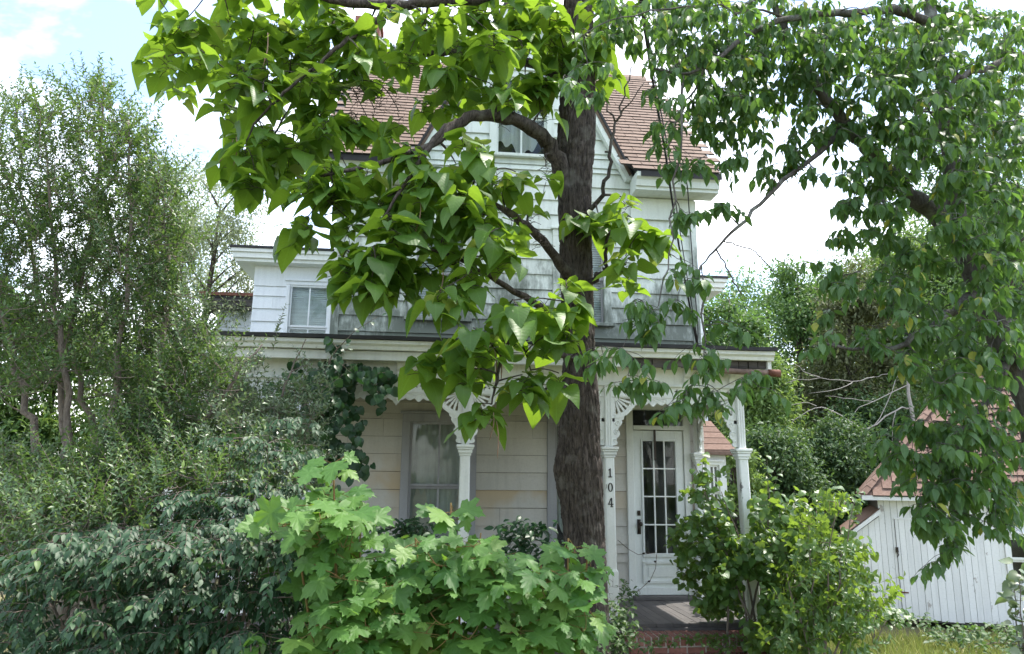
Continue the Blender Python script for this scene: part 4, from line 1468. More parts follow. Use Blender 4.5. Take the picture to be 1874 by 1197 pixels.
cat.limb(pl((1056, 660, 7.6), (1020, 640, 7.2), (975, 655, 6.7), (945, 628, 6.35), (935, 612, 6.2), (925, 640, 6.1), (908, 700, 6.0), (900, 740, 6.0)), [0.035, 0.03, 0.024, 0.02, 0.018, 0.015, 0.011, 0.007])
cat.limb(pl((1066, 520, 7.6), (1098, 505, 7.4), (1112, 492, 7.3), (1106, 455, 7.2), (1114, 425, 7.1), (1150, 395, 7.0)), [0.05, 0.035, 0.024, 0.018, 0.014, 0.009])
cat.limb(pl((1062, -40, 7.6), (980, -30, 7.4), (860, -4, 7.2), (800, 2, 7.0), (730, 9, 6.9), (650, 10, 6.8), (590, -6, 6.8), (480, -30, 6.8), (380, -20, 6.8)), [0.11, 0.09, 0.075, 0.062, 0.052, 0.045, 0.036, 0.02, 0.01], n=12)
cat.limb(pl((735, 9, 6.9), (700, 30, 6.8), (660, 52, 6.75), (610, 90, 6.7), (570, 130, 6.7), (520, 170, 6.7), (470, 220, 6.7), (450, 260, 6.7)), [0.035, 0.028, 0.024, 0.02, 0.017, 0.014, 0.011, 0.007])
cat.limb(pl((1054, 150, 7.6), (960, 110, 7.7), (880, 96, 7.8), (800, 95, 7.8), (700, 103, 7.8), (630, 108, 7.8), (560, 125, 7.7), (500, 160, 7.6)), [0.07, 0.05, 0.042, 0.038, 0.034, 0.028, 0.018, 0.009])
cat.limb(pl((600, 105, 7.8), (560, 165, 7.6), (515, 220, 7.5), (490, 280, 7.4)), [0.024, 0.018, 0.013, 0.007])
cat.limb(pl((1070, 400, 7.5), (1108, 345, 7.2), (1116, 300, 7.15), (1121, 245, 7.1), (1126, 224, 7.1)), [0.03, 0.022, 0.019, 0.016, 0.013])
for q in (((1126, 224, 7.1), (1112, 190, 7.1), (1104, 160, 7.1)), ((1126, 224, 7.1), (1142, 180, 7.0), (1158, 130, 7.0), (1165, 80, 7.0)), ((1128, 222, 7.1), (1150, 195, 7.0), (1180, 150, 6.9))):
    cat.limb(pl(*q), np.linspace(0.011, 0.004, len(q)), sub=3)

CL = []
for pts, Ya, Yb, rep, jit in (
    ([(300, 70), (345, 95), (330, 40), (400, 40), (440, 90), (450, 140), (500, 60), (560, 40), (610, 80), (540, 120), (480, 190), (590, 160), (640, 130), (690, 60), (760, 40), (760, 115), (830, 60),
      (850, 105), (900, 130), (950, 90), (880, 40), (960, 30), (390, 130), (430, 200), (510, 20), (620, 20), (720, 140), (820, 140), (930, 150), (1000, 60), (420, 10), (350, 10), (470, 60)], 6.5, 7.9, 2, 26),
    ([(455, 235), (500, 250), (550, 250), (600, 235), (640, 190), (470, 300), (500, 300), (450, 270), (540, 200), (580, 210), (530, 280), (600, 110), (660, 190)], 6.6, 7.6, 2, 18),
    ([(560, 345), (600, 330), (640, 300), (690, 290), (740, 280), (790, 290), (850, 280), (640, 370), (700, 345), (760, 345), (810, 330), (860, 345), (900, 320), (880, 290), (930, 320), (590, 370)], 6.3, 7.0, 2, 16),
    ([(790, 340), (830, 345), (710, 425), (760, 400), (800, 440), (850, 410), (690, 460), (740, 470), (820, 490), (890, 440), (930, 420), (780, 520), (730, 500), (660, 460), (860, 470), (960, 440), (770, 370), (700, 480), (640, 450), (650, 480), (870, 380)], 6.0, 6.8, 2, 18),
    ([(985, 375), (1050, 375), (1100, 380), (1150, 390), (1190, 420), (1165, 470), (1100, 410), (1150, 500), (1200, 440), (1130, 370)], 6.8, 7.4, 1, 10),
    ([(920, 555), (880, 590), (960, 575), (1010, 560), (1050, 510), (1060, 550), (860, 610), (910, 640), (1000, 620), (815, 650), (870, 690), (930, 700), (980, 680), (1020, 650), (850, 740), (905, 740), (960, 720), (830, 630), (1040, 590), (790, 650), (880, 660), (940, 600), (900, 580)], 5.8, 6.5, 1, 16),
    ([(960, 190), (990, 160), (1000, 220), (1020, 120), (1080, 60), (1100, 20), (1030, 30), (720, 200), (790, 180), (860, 180), (640, 235), (900, 190), (680, 170), (1010, 270)], 7.0, 7.9, 2, 16),
    ([(930, 15), (990, 5), (900, 70), (1100, 100), (960, 60), (640, 40), (800, 20), (560, 90), (700, 95), (860, 20), (1010, 100), (760, 75), (660, 100), (480, 120), (400, 85), (900, 175), (820, 100), (1085, 10), (540, 60)], 6.8, 8.0, 2, 18),
    ([(400, -80), (520, -110), (640, -90), (760, -130), (880, -80), (1000, -140), (1120, -90), (460, -180), (620, -200), (820, -220), (1040, -240), (1180, -180), (940, -180), (700, -60), (1250, -60), (300, -60)], 6.3, 8.6, 4, 50),
):
    for (x, y) in pts:
        for _ in range(rep):
            CL.append(at(x + rng.normal(0, jit), y + rng.normal(0, jit), rng.uniform(Ya, Yb)))
CL = np.array(CL)
dirs = cat.twigs(CL, r0=0.016, r1=0.005, lift=0.1, sides=5)


def whorl(pl_, c, tdir, n, size, pet, tilt=(0.0, 0.95)):
    a0 = rng.uniform(0, 6.28)
    for i in range(n):
        a = a0 + i * 2.4 + rng.normal(0, 0.25)
        out = np.array([math.cos(a), math.sin(a), 0.0])
        tier = i / n
        e = 0.6 - 0.9 * tier + rng.normal(0, 0.18)
        pd = unit(out * math.cos(e) + np.array([0, 0, 1.0]) * math.sin(e))
        L = pet * rng.uniform(0.6, 1.3) * (0.6 + 0.6 * tier)
        st = c - np.array([0, 0, 0.05 + 0.12 * tier])
        b = st + pd * L
        dr = rng.uniform(*tilt) * (0.65 + 0.55 * tier)
        d = out * math.cos(dr) - np.array([0, 0, 1.0]) * math.sin(dr) + rng.normal(0, 0.12, 3)
        nrm = out * math.sin(dr) + np.array([0, 0, 1.0]) * math.cos(dr) + rng.normal(0, 0.22, 3)
        pl_.tw.tube([st, (st + b) / 2 + (0, 0, 0.012), b], [0.004, 0.003, 0.003], 3, False)
        pl_.leaf(b, d, nrm, size * rng.choice([rng.uniform(0.4, 0.7), rng.uniform(0.75, 1.15), rng.uniform(0.75, 1.15)]) * (0.8 + 0.25 * tier))


for c, q in zip(CL, dirs):
    whorl(cat, c, q, int(rng.integers(8, 13)), 0.265, 0.11)
for (x, y, Y, L) in ((908, 770, 5.95, 0.3), (903, 755, 6.0, 0.22), (770, 370, 6.2, 0.32), (905, 455, 6.5, 0.34), (912, 462, 6.5, 0.28), (432, 250, 6.7, 0.3), (427, 255, 6.7, 0.26), (810, 490, 6.3, 0.25), (490, 60, 6.8, 0.4), (905, 640, 6.05, 0.3), (912, 640, 6.05, 0.26)):
    p = at(x, y, Y)
    t_ = np.linspace(0, 1, 7)[:, None]
    q = p + t_ * np.array([rng.normal(0, 0.03), rng.normal(0, 0.03), -L]) + np.sin(t_ * 4) * np.array([0.012, 0.01, 0])
    MB().tube(q, [0.003, 0.005, 0.006, 0.006, 0.006, 0.005, 0.002], 5).build('seed_pod', 'pod', cat.root, True)
cat.gaps = [(890, 1015, 195, 318), (965, 1025, 400, 500), (640, 760, 165, 222), (900, 960, 480, 520)]
cat.finish(300)

# ------------------------------------------------------------------ cherry on the right
YC = 5.2
cb = at(2010, 1400, YC)
che = Plant('cherry_tree', 'lichen-grey cherry tree with drooping pointed leaves hanging over the right side', 'tree', (cb[0], cb[1], 0), 'oval', 'cherry', twig='bark2')
trunk_path = pl((2010, 1430, 5.2), (1960, 1050, 5.2), (1890, 740, 5.2), (1822, 576, 5.2), (1775, 480, 5.2), (1748, 410, 5.2), (1744, 300, 5.2), (1731, 210, 5.2), (1715, 90, 5.2), (1690, -60, 5.2), (1670, -200, 5.2))
che.limb(trunk_path, [0.15, 0.13, 0.11, 0.098, 0.09, 0.085, 0.07, 0.06, 0.05, 0.04, 0.025], 'trunk', n=16, wob=0.012)
che.limb(pl((1752, 425, 5.2), (1705, 385, 5.1), (1656, 340, 5.0), (1600, 285, 4.9), (1555, 240, 4.85), (1500, 165, 4.8), (1440, 65, 4.8), (1400, -30, 4.8)), [0.075, 0.07, 0.062, 0.055, 0.05, 0.038, 0.026, 0.016], n=12)
che.limb(pl((1735, 60, 5.2), (1690, 30, 5.1), (1636, 18, 5.0), (1580, 22, 4.9), (1520, 24, 4.8), (1440, 34, 4.7), (1365, 62, 4.6), (1300, 118, 4.5), (1250, 140, 4.4), (1180, 120, 4.4)), [0.045, 0.038, 0.033, 0.03, 0.027, 0.023, 0.018, 0.013, 0.009, 0.005])
che.limb(pl((1930, 90, 5.3), (1874, 100, 5.1), (1791, 126, 4.9), (1750, 145, 4.8), (1711, 176, 4.7), (1680, 215, 4.6)), [0.035, 0.028, 0.022, 0.018, 0.013, 0.007])
che.limb(pl((1548, 232, 4.85), (1500, 280, 4.8), (1415, 345, 4.7), (1365, 400, 4.65), (1315, 451, 4.6), (1283, 486, 4.6)), [0.03, 0.02, 0.016, 0.013, 0.009, 0.005])
che.limb(pl((1310, 455, 4.6), (1330, 490, 4.6), (1345, 520, 4.6), (1358, 540, 4.6)), [0.006, 0.005, 0.006, 0.003], sub=8, wob=0.004)
che.limb(pl((1325, 442, 4.6), (1380, 458, 4.6), (1405, 485, 4.6), (1418, 503, 4.6)), [0.005, 0.004, 0.004, 0.002], sub=8, wob=0.004)
che.limb(pl((1284, 484, 4.6), (1290, 540, 4.6), (1282, 570, 4.6), (1300, 590, 4.6)), [0.005, 0.004, 0.003, 0.002], sub=8, wob=0.004)
che.limb(pl((1800, 520, 5.2), (1760, 560, 5.0), (1700, 600, 4.9), (1640, 640, 4.8), (1560, 640, 4.7), (1480, 620, 4.6)), [0.04, 0.032, 0.025, 0.018, 0.011, 0.006])
che.limb(pl((1850, 640, 5.2), (1820, 720, 5.0), (1770, 790, 4.9), (1720, 840, 4.8), (1690, 880, 4.8)), [0.04, 0.03, 0.022, 0.014, 0.007])
che.limb(pl((1300, 118, 4.5), (1262, 180, 4.5), (1235, 230, 4.5), (1215, 280, 4.5)), [0.009, 0.007, 0.005, 0.003])
for q in (((1440, 34, 4.7), (1380, 20, 4.6), (1260, 10, 4.5), (1130, 30, 4.4), (1060, 70, 4.3)), ((1250, 140, 4.4), (1238, 330, 4.4), (1225, 470, 4.35), (1205, 560, 4.3)), ((1283, 486, 4.6), (1290, 600, 4.5), (1295, 690, 4.4))):
    che.limb(pl(*q), np.linspace(0.009, 0.003, len(q)), sub=4)
SP = []
for cx, cy, rx, ry, Ya, Yb, n in (
    (1130, 40, 70, 60, 4.2, 5.0, 12), (1075, 150, 50, 35, 4.2, 4.6, 7), (1215, 60, 70, 70, 4.2, 5.2, 20), (1310, 60, 80, 70, 4.2, 5.2, 22), (1240, 150, 70, 50, 4.2, 5.2, 14),
    (1330, 150, 80, 55, 4.3, 5.2, 18), (1410, 60, 70, 70, 4.3, 5.4, 16), (1500, 50, 70, 60, 4.4, 5.4, 12), (1420, 150, 60, 60, 4.4, 5.2, 10), (1490, 180, 50, 60, 4.4, 5.2, 10),
    (1220, 240, 28, 35, 4.3, 4.7, 5), (1250, 285, 40, 20, 4.3, 4.7, 5), (1300, 225, 50, 28, 4.4, 5.0, 9), (1380, 220, 40, 30, 4.4, 5.0, 6), (1310, 385, 20, 18, 4.5, 4.7, 4),
    (1335, 290, 28, 22, 4.4, 4.8, 3), (1405, 305, 30, 25, 4.5, 4.9, 4), (1440, 260, 50, 35, 4.5, 5.1, 8), (1480, 310, 30, 25, 4.6, 4.9, 4), (1520, 250, 35, 40, 4.6, 5.1, 7), (1555, 130, 30, 60, 4.6, 5.2, 7),
    (1620, 80, 60, 80, 4.3, 5.6, 16), (1640, 170, 50, 60, 4.2, 5.2, 16), (1610, 260, 50, 50, 4.2, 5.2, 13), (1700, 120, 60, 80, 4.3, 5.6, 16), (1780, 80, 70, 80, 4.4, 5.8, 18), (1850, 80, 50, 80, 4.4, 5.8, 12),
    (1680, 260, 60, 60, 4.3, 5.4, 14), (1770, 220, 60, 60, 4.5, 5.8, 12), (1850, 230, 50, 70, 4.5, 5.8, 14), (1600, 330, 40, 40, 4.4, 5.0, 8), (1660, 350, 50, 40, 4.4, 5.4, 8), (1570, 400, 40, 50, 4.5, 5.1, 9),
    (1620, 430, 50, 50, 4.4, 5.2, 10), (1850, 380, 50, 80, 4.6, 5.8, 16), (1780, 330, 50, 60, 4.8, 5.8, 10), (1690, 470, 50, 60, 4.3, 5.2, 11), (1540, 500, 35, 40, 4.5, 5.0, 8), (1600, 530, 60, 40, 4.4, 5.2, 10),
    (1800, 480, 60, 60, 4.3, 5.0, 12), (1850, 560, 50, 70, 4.3, 5.4, 14), (1740, 580, 60, 50, 4.3, 5.2, 13), (1660, 590, 60, 40, 4.4, 5.2, 11), (1560, 600, 60, 40, 4.4, 5.0, 8), (1500, 600, 30, 40, 4.5, 4.9, 4),
    (1240, 400, 18, 22, 4.3, 4.5, 3), (1245, 500, 20, 28, 4.3, 4.5, 4), (1250, 560, 16, 18, 4.3, 4.4, 2), (1150, 570, 40, 28, 4.2, 4.5, 6), (1200, 600, 22, 20, 4.2, 4.4, 3), (1120, 630, 28, 30, 4.1, 4.4, 5),
    (1170, 680, 25, 28, 4.2, 4.4, 4), (1310, 610, 40, 26, 4.3, 4.6, 6), (1290, 660, 22, 30, 4.3, 4.5, 4), (1260, 715, 25, 25, 4.2, 4.4, 4), (1295, 730, 24, 24, 4.2, 4.4, 4), (1375, 700, 30, 22, 4.3, 4.5, 4),
    (1820, 670, 50, 50, 4.2, 5.2, 13), (1740, 690, 60, 40, 4.2, 5.2, 12), (1690, 760, 60, 40, 4.3, 5.2, 12), (1780, 760, 60, 50, 4.4, 5.3, 14), (1850, 800, 40, 70, 4.4, 5.4, 12), (1640, 800, 30, 25, 4.4, 4.9, 5),
    (1740, 850, 50, 50, 4.5, 5.3, 13), (1690, 900, 30, 40, 4.5, 5.0, 7), (1800, 880, 50, 50, 4.5, 5.3, 12), (1740, 950, 40, 35, 4.6, 5.0, 7), (1850, 900, 30, 40, 4.6, 5.3, 6), (1735, 1010, 16, 30, 4.7, 4.9, 5), (1700, 820, 70, 60, 4.4, 5.4, 22), (1780, 830, 80, 60, 4.4, 5.4, 24), (1740, 920, 60, 50, 4.5, 5.2, 16), (1820, 950, 30, 20, 4.6, 5.0, 5), (1680, 960, 12, 20, 4.6, 4.9, 2),
    (1260, 60, 160, 70, 4.6, 5.8, 46), (1430, 80, 120, 90, 4.6, 5.8, 36), (1560, 60, 110, 60, 4.4, 5.6, 30), (1330, 190, 120, 50, 4.5, 5.4, 22), (1700, 180, 120, 110, 4.2, 4.9, 36), (1760, 380, 60, 80, 4.2, 4.9, 18), (1720, 60, 130, 60, 4.3, 5.8, 26), (1840, 160, 60, 120, 4.3, 5.6, 24), (1620, 220, 70, 100, 4.3, 5.4, 20), (1810, 420, 60, 100, 4.3, 5.6, 20), (1660, 480, 60, 80, 4.4, 5.4, 16), (1480, 130, 60, 60, 4.5, 5.4, 12),
    (1800, 120, 90, 120, 4.3, 6.4, 36), (1700, 330, 90, 120, 4.3, 5.0, 26), (1820, 330, 70, 120, 4.3, 6.2, 34), (1820, 560, 70, 120, 4.3, 6.2, 30), (1640, 60, 110, 70, 4.3, 5.8, 26), (1560, 330, 40, 40, 4.5, 5.2, 6), (1700, 640, 90, 70, 4.3, 5.8, 24), (1500, 90, 90, 80, 4.3, 5.2, 18), (1330, 40, 160, 40, 4.2, 4.9, 18),
    (1300, -90, 250, 60, 4.2, 5.6, 40), (1650, -90, 220, 70, 4.2, 6.0, 50), (1960, 150, 60, 200, 4.5, 6.0, 30), (1980, 550, 70, 250, 4.5, 6.0, 30),
    (1830, 300, 60, 300, 5.6, 6.6, 45), (1700, 250, 120, 220, 5.6, 6.4, 30), (1800, 640, 80, 140, 5.5, 6.4, 22),
):
    SP += list(blob(cx, cy, rx, ry, Ya, Yb, n))
che.twigs(SP, r0=0.009, r1=0.0022, lift=0.12, up_bias=-0.2)
for c in SP:
    L = rng.uniform(0.1, 0.22)
    a = rng.uniform(0, 6.28)
    out0 = np.array([math.cos(a), math.sin(a), 0])
    e = c + out0 * L * 0.9 - np.array([0, 0, L * rng.uniform(0.1, 0.7)])
    q = bez(c, c + out0 * L * 0.5, e, 5)
    che.tw.tube(q, np.linspace(0.0025, 0.0012, 5), 3, False)
    n = int(rng.integers(10, 15))
    for i in range(n):
        u = i / n
        p = q[0] * (1 - u) + q[-1] * u + rng.normal(0, 0.008, 3)
        b = a + i * 2.4 + rng.normal(0, 0.4)
        o = np.array([math.cos(b), math.sin(b), 0])
        dr = rng.uniform(0.35, 1.35)
        d = o * math.cos(dr) - np.array([0, 0, math.sin(dr)])
        nn = o * math.sin(dr) + np.array([0, 0, math.cos(dr)]) + rng.normal(0, 0.25, 3)
        p2 = p + o * 0.018 - np.array([0, 0, 0.006])
        che.tw.tube([p, p2], [0.0012, 0.001], 3, False)
        che.leaf(p2, d, nn, rng.uniform(0.06, 0.112))
che.finish(300)

# ------------------------------------------------------------------ maple saplings
def maple(label, base_px, Y, clumps, seed_sz=0.155):
    b = at(base_px, 1500, Y)
    m = Plant('maple_sapling', label, 'sapling', (b[0], b[1], 0), 'maple', 'maple', 'maple saplings in front of the porch', twig='redstem')
    tops = [at(x, y, Y + dy) for x, y, dy in clumps['stems']]
    for t_ in tops:
        m.limb([(b[0] + rng.normal(0, 0.06), b[1] + rng.normal(0, 0.06), 0), (b[0] * 0.6 + t_[0] * 0.4, b[1] * 0.5 + t_[1] * 0.5, t_[2] * 0.5), t_], [0.014, 0.01, 0.004], 'stem', 'redstem', 7, wob=0.01)
    T = np.concatenate([blob(x, y, rx, ry, Y - d, Y + d, n) for x, y, rx, ry, d, n in clumps['leaves']])
    m.twigs(T, r0=0.005, r1=0.0018, lift=-0.05, n=5, sides=4)
    tocam = np.array([0, -1.0, 0.0])
    for c in T:
        k = int(rng.integers(2, 4))
        a0 = rng.uniform(0, 6.28)
        for i in range(k):
            a = a0 + i * 2.1 + rng.normal(0, 0.3)
            out = np.array([math.cos(a), math.sin(a), 0])
            dr = rng.uniform(-0.1, 1.0)
            pt = c + out * rng.uniform(0.03, 0.09) + np.array([0, 0, rng.uniform(-0.01, 0.04)])
            d = out * math.cos(dr) + tocam * 0.35 - np.array([0, 0, math.sin(dr)])
            nn = np.array([0, 0, 1.0]) + out * 0.35 * math.sin(dr) + tocam * 0.75 + rng.normal(0, 0.2, 3)
            m.tw.tube([c, pt], [0.0018, 0.0014], 3, False)
            m.leaf(pt, d, nn, seed_sz * rng.choice([rng.uniform(0.35, 0.6), rng.uniform(0.65, 1.12), rng.uniform(0.7, 1.15)]))
    m.finish(300)


maple('bushy bright green maple sapling, tallest and leftmost of the three in front of the porch', 640, 3.7, dict(
    stems=[(610, 850, 0.0), (660, 930, 0.1), (540, 960, -0.05), (600, 1000, 0.0)],
    leaves=[(610, 912, 34, 14, 0.2, 7), (575, 940, 44, 20, 0.3, 10), (650, 948, 36, 20, 0.3, 8), (525, 960, 24, 12, 0.2, 4), (600, 990, 60, 30, 0.3, 13), (660, 1005, 34, 30, 0.3, 7),
            (600, 1050, 60, 35, 0.3, 15), (660, 1070, 60, 35, 0.3, 16), (620, 1120, 60, 40, 0.3, 18), (690, 1140, 50, 40, 0.3, 15), (620, 1180, 60, 40, 0.3, 18), (605, 858, 16, 12, 0.1, 3)]))
maple('broad leafy maple sapling in the middle, below the porch window', 840, 3.9, dict(
    stems=[(825, 920, 0.0), (880, 975, 0.1), (760, 985, 0.0), (840, 1010, -0.1)],
    leaves=[(825, 945, 24, 10, 0.12, 3), (770, 1005, 40, 16, 0.3, 8), (850, 1000, 40, 14, 0.3, 7), (905, 1025, 30, 16, 0.3, 5), (770, 1035, 60, 30, 0.3, 15), (850, 1040, 60, 32, 0.3, 16), (920, 1050, 45, 35, 0.3, 11),
            (760, 1100, 60, 40, 0.3, 17), (850, 1110, 60, 40, 0.3, 17), (930, 1120, 50, 40, 0.3, 14), (790, 1170, 70, 40, 0.3, 18), (890, 1180, 70, 40, 0.3, 18)]))
maple('small loose maple sapling beside the catalpa trunk, rightmost of the three', 1030, 3.8, dict(
    stems=[(1040, 985, 0.0), (1075, 1015, 0.0), (990, 1030, 0.1)],
    leaves=[(1040, 1005, 16, 14, 0.12, 3), (1080, 1040, 14, 16, 0.12, 3), (1000, 1065, 34, 28, 0.25, 7), (1050, 1070, 26, 24, 0.2, 6), (1000, 1120, 44, 32, 0.3, 10), (1060, 1130, 28, 26, 0.2, 8), (985, 1175, 54, 30, 0.3, 11), (1060, 1185, 34, 22, 0.2, 8)]))

# ------------------------------------------------------------------ privet on the left
YP = 5.6
pb = at(130, 1300, YP)
prv = Plant('privet_tree', 'tall fine-leaved privet with many upright stems on the left', 'tree', (pb[0], pb[1], 0), 'small', 'privet', twig='stem')
for pts, r_ in (
    (((140, 1280, 5.6), (110, 1000, 5.6), (85, 880, 5.6), (60, 780, 5.7), (20, 640, 5.8), (-10, 480, 5.8), (-20, 330, 5.8)), 0.06),
    (((150, 1280, 5.6), (130, 1000, 5.6), (100, 870, 5.5), (130, 760, 5.4), (110, 600, 5.4), (95, 420, 5.4), (80, 240, 5.4)), 0.055),
    (((160, 1280, 5.6), (150, 1000, 5.6), (110, 850, 5.6), (100, 700, 5.7), (150, 520, 5.7), (180, 330, 5.7), (190, 150, 5.7)), 0.05),
    (((170, 1280, 5.6), (170, 1000, 5.5), (175, 860, 5.4), (210, 740, 5.3), (230, 560, 5.3), (240, 380, 5.3), (235, 220, 5.3)), 0.05),
    (((180, 1280, 5.7), (190, 1000, 5.8), (190, 840, 5.9), (150, 700, 6.0), (60, 520, 6.1), (40, 340, 6.1), (30, 190, 6.1)), 0.045),
    (((190, 1280, 5.6), (210, 1000, 5.5), (240, 840, 5.4), (290, 700, 5.4), (310, 540, 5.4), (300, 400, 5.4), (290, 310, 5.4)), 0.045),
    (((200, 1280, 5.6), (250, 1000, 5.5), (310, 860, 5.3), (380, 760, 5.2), (430, 690, 5.2), (480, 630, 5.2)), 0.035),
    (((60, 1280, 5.8), (20, 1000, 5.8), (-20, 830, 5.9), (-70, 650, 6.0), (-90, 420, 6.0)), 0.045),
    (((100, 880, 5.6), (30, 850, 5.4), (-30, 830, 5.3)), 0.02),
):
    prv.limb(pl(*pts), np.linspace(r_ * 0.75, 0.006, len(pts)), 'stem', n=8, wob=0.03)
T = []
for cx, cy, rx, ry, Ya, Yb, n in (
    (60, 260, 70, 90, 5.0, 6.3, 60), (170, 240, 60, 90, 5.0, 6.3, 55), (240, 300, 50, 80, 5.0, 6.2, 50), (290, 360, 40, 50, 5.0, 6.0, 28), (20, 400, 60, 90, 5.0, 6.4, 60), (120, 400, 80, 90, 5.0, 6.4, 80), (230, 430, 80, 80, 5.0, 6.2, 75),
    (310, 470, 50, 70, 5.0, 6.0, 35), (40, 560, 80, 80, 5.0, 6.4, 70), (150, 560, 80, 80, 5.0, 6.4, 70), (260, 570, 70, 80, 5.0, 6.2, 60), (330, 590, 50, 60, 5.0, 5.9, 30), (30, 690, 60, 50, 5.0, 6.3, 20), (150, 690, 80, 40, 5.0, 6.3, 18),
    (270, 690, 70, 60, 5.0, 6.0, 50), (350, 690, 60, 60, 4.9, 5.7, 44), (410, 690, 40, 40, 4.9, 5.6, 14), (300, 780, 70, 50, 4.8, 5.6, 34), (250, 800, 70, 50, 4.9, 5.6, 36), (10, 860, 40, 40, 4.8, 5.8, 10),
    (-60, 450, 50, 250, 5.0, 6.4, 60), (360, 860, 80, 40, 4.7, 5.3, 20), (260, 780, 40, 30, 5.0, 5.8, 8), (250, 860, 100, 50, 4.7, 5.3, 40), (90, 900, 100, 50, 4.6, 5.4, 40), (60, 980, 90, 50, 4.2, 5.2, 34), (200, 930, 90, 40, 4.3, 5.0, 22), (340, 900, 120, 40, 4.2, 4.9, 24), (40, 1080, 60, 60, 4.2, 5.0, 16), (450, 910, 50, 30, 4.4, 5.0, 5), (130, 930, 140, 40, 4.5, 5.3, 30), (280, 900, 110, 40, 4.4, 5.1, 24), (380, 860, 90, 30, 4.6, 5.2, 10), (140, 980, 140, 30, 4.1, 4.8, 18)):
    T += list(blob(cx, cy, rx, ry, Ya, Yb, int(n * 2.15)))
prv.twigs(T, r0=0.008, r1=0.0025, lift=-0.08, up_bias=1.2)


def shoot(pl_, c, L, n, size, lean, ang=0.9, upw=1.0, r_=0.0022):
    a = rng.uniform(0, 6.28)
    d = unit(np.array([math.cos(a) * lean, math.sin(a) * lean, upw]) + rng.normal(0, 0.1, 3))
    e = c + d * L
    q = bez(c, c + d * L * 0.5 + rng.normal(0, 0.03 * L, 3), e, 4)
    pl_.tw.tube(q, np.linspace(r_, 0.0008, 4), 3, False)
    for i in range(n):
        u = (i // 2 + 0.5) / (n / 2)
        p = q[0] * (1 - u) ** 2 + 2 * u * (1 - u) * q[1] + u * u * q[-1] if False else c + (e - c) * u
        b = (i % 2) * math.pi + (i // 2) * 1.57 + a
        s1 = unit(np.cross(d, [0.3, 0.9, 0.2]))
        s2 = np.cross(d, s1)
        o = s1 * math.cos(b) + s2 * math.sin(b)
        ld = d * math.cos(ang) + o * math.sin(ang) + rng.normal(0, 0.15, 3)
        ln = d * math.sin(ang) - o * math.cos(ang) + rng.normal(0, 0.25, 3) + np.array([0, 0, 0.4])
        pl_.leaf(p, ld, ln, size * rng.uniform(0.7, 1.15) * (1 - 0.35 * u))


for c in T:
    shoot(prv, c, rng.uniform(0.18, 0.36), int(rng.integers(20, 30)), 0.052, 0.5, upw=rng.uniform(0.3, 1.0))
# long whips that stand out over the top
for x, y in ((40, 190), (60, 175), (80, 170), (110, 190), (130, 165), (150, 150), (165, 130), (172, 120), (200, 165), (215, 190), (235, 180), (250, 200), (275, 190), (285, 220), (290, 260), (320, 290), (340, 310), (20, 200), (5, 220), (180, 160), (225, 170), (260, 230)):
    shoot(prv, at(x, y + 70, rng.uniform(5.2, 5.9)), rng.uniform(0.32, 0.52), 30, 0.058, 0.18, upw=1.0)
prv.finish(300)
for x, y, Y in ((490, 690, 5.1), (455, 740, 5.1), (520, 720, 5.0)):
    pass

# ------------------------------------------------------------------ dark layered shrub, lower left
YD = 4.3
dbp = at(330, 1600, YD)
dk = Plant('dark_layered_shrub', 'dense dark green shrub with layered drooping leaves at the lower left', 'shrub', (dbp[0], dbp[1], 0), 'oval', 'dark', twig='stem')
for k in range(16):
    x, y = 60 + 32 * k, 1000 + 40 * math.sin(k * 2.1) + (60 if k < 5 else 0)
    e = at(x, y, rng.uniform(4.0, 5.0))
    dk.limb([(dbp[0] + rng.normal(0, 0.15), dbp[1] + rng.normal(0, 0.15), 0), (dbp[0] * 0.5 + e[0] * 0.5, dbp[1] * 0.5 + e[1] * 0.5, e[2] * 0.6), e], [0.022, 0.015, 0.005], 'stem', n=6, wob=0.03)
T = []
for cx, cy, rx, ry, Ya, Yb, n in ((480, 880, 60, 30, 4.3, 5.0, 20), (450, 830, 70, 30, 4.6, 5.3, 22), (520, 840, 40, 40, 4.7, 5.4, 18), (400, 770, 60, 40, 5.0, 5.6, 16), (500, 780, 40, 40, 5.0, 5.6, 10), (110, 990, 110, 40, 4.0, 4.8, 26), (240, 970, 90, 36, 3.9, 4.8, 26), (380, 940, 90, 40, 3.9, 4.8, 40), (470, 930, 70, 40, 3.9, 4.8, 34), (50, 1080, 90, 60, 4.0, 4.8, 26), (180, 1030, 100, 60, 3.8, 4.7, 60), (300, 1020, 110, 60, 3.7, 4.7, 70),
                                  (420, 1010, 100, 60, 3.7, 4.7, 66), (500, 1000, 60, 60, 3.8, 4.7, 36), (90, 1160, 110, 50, 3.9, 4.7, 34), (240, 1140, 110, 60, 3.7, 4.6, 64), (370, 1130, 110, 60, 3.7, 4.6, 66), (480, 1130, 80, 60, 3.8, 4.6, 40), (530, 1060, 40, 80, 4.0, 4.8, 22), (280, 1220, 280, 50, 3.7, 4.6, 70)):
    for c in blob(cx, cy, rx, ry, Ya, Yb, max(2, int(n * 0.36))):
        # each branch ends in a flat shelf of sprays
        T += [c + np.array([rng.normal(0, 0.1), rng.normal(0, 0.08), rng.normal(0, 0.018)]) for _ in range(int(rng.integers(4, 8)))]
dk.twigs(T, r0=0.007, r1=0.002, lift=0.05)
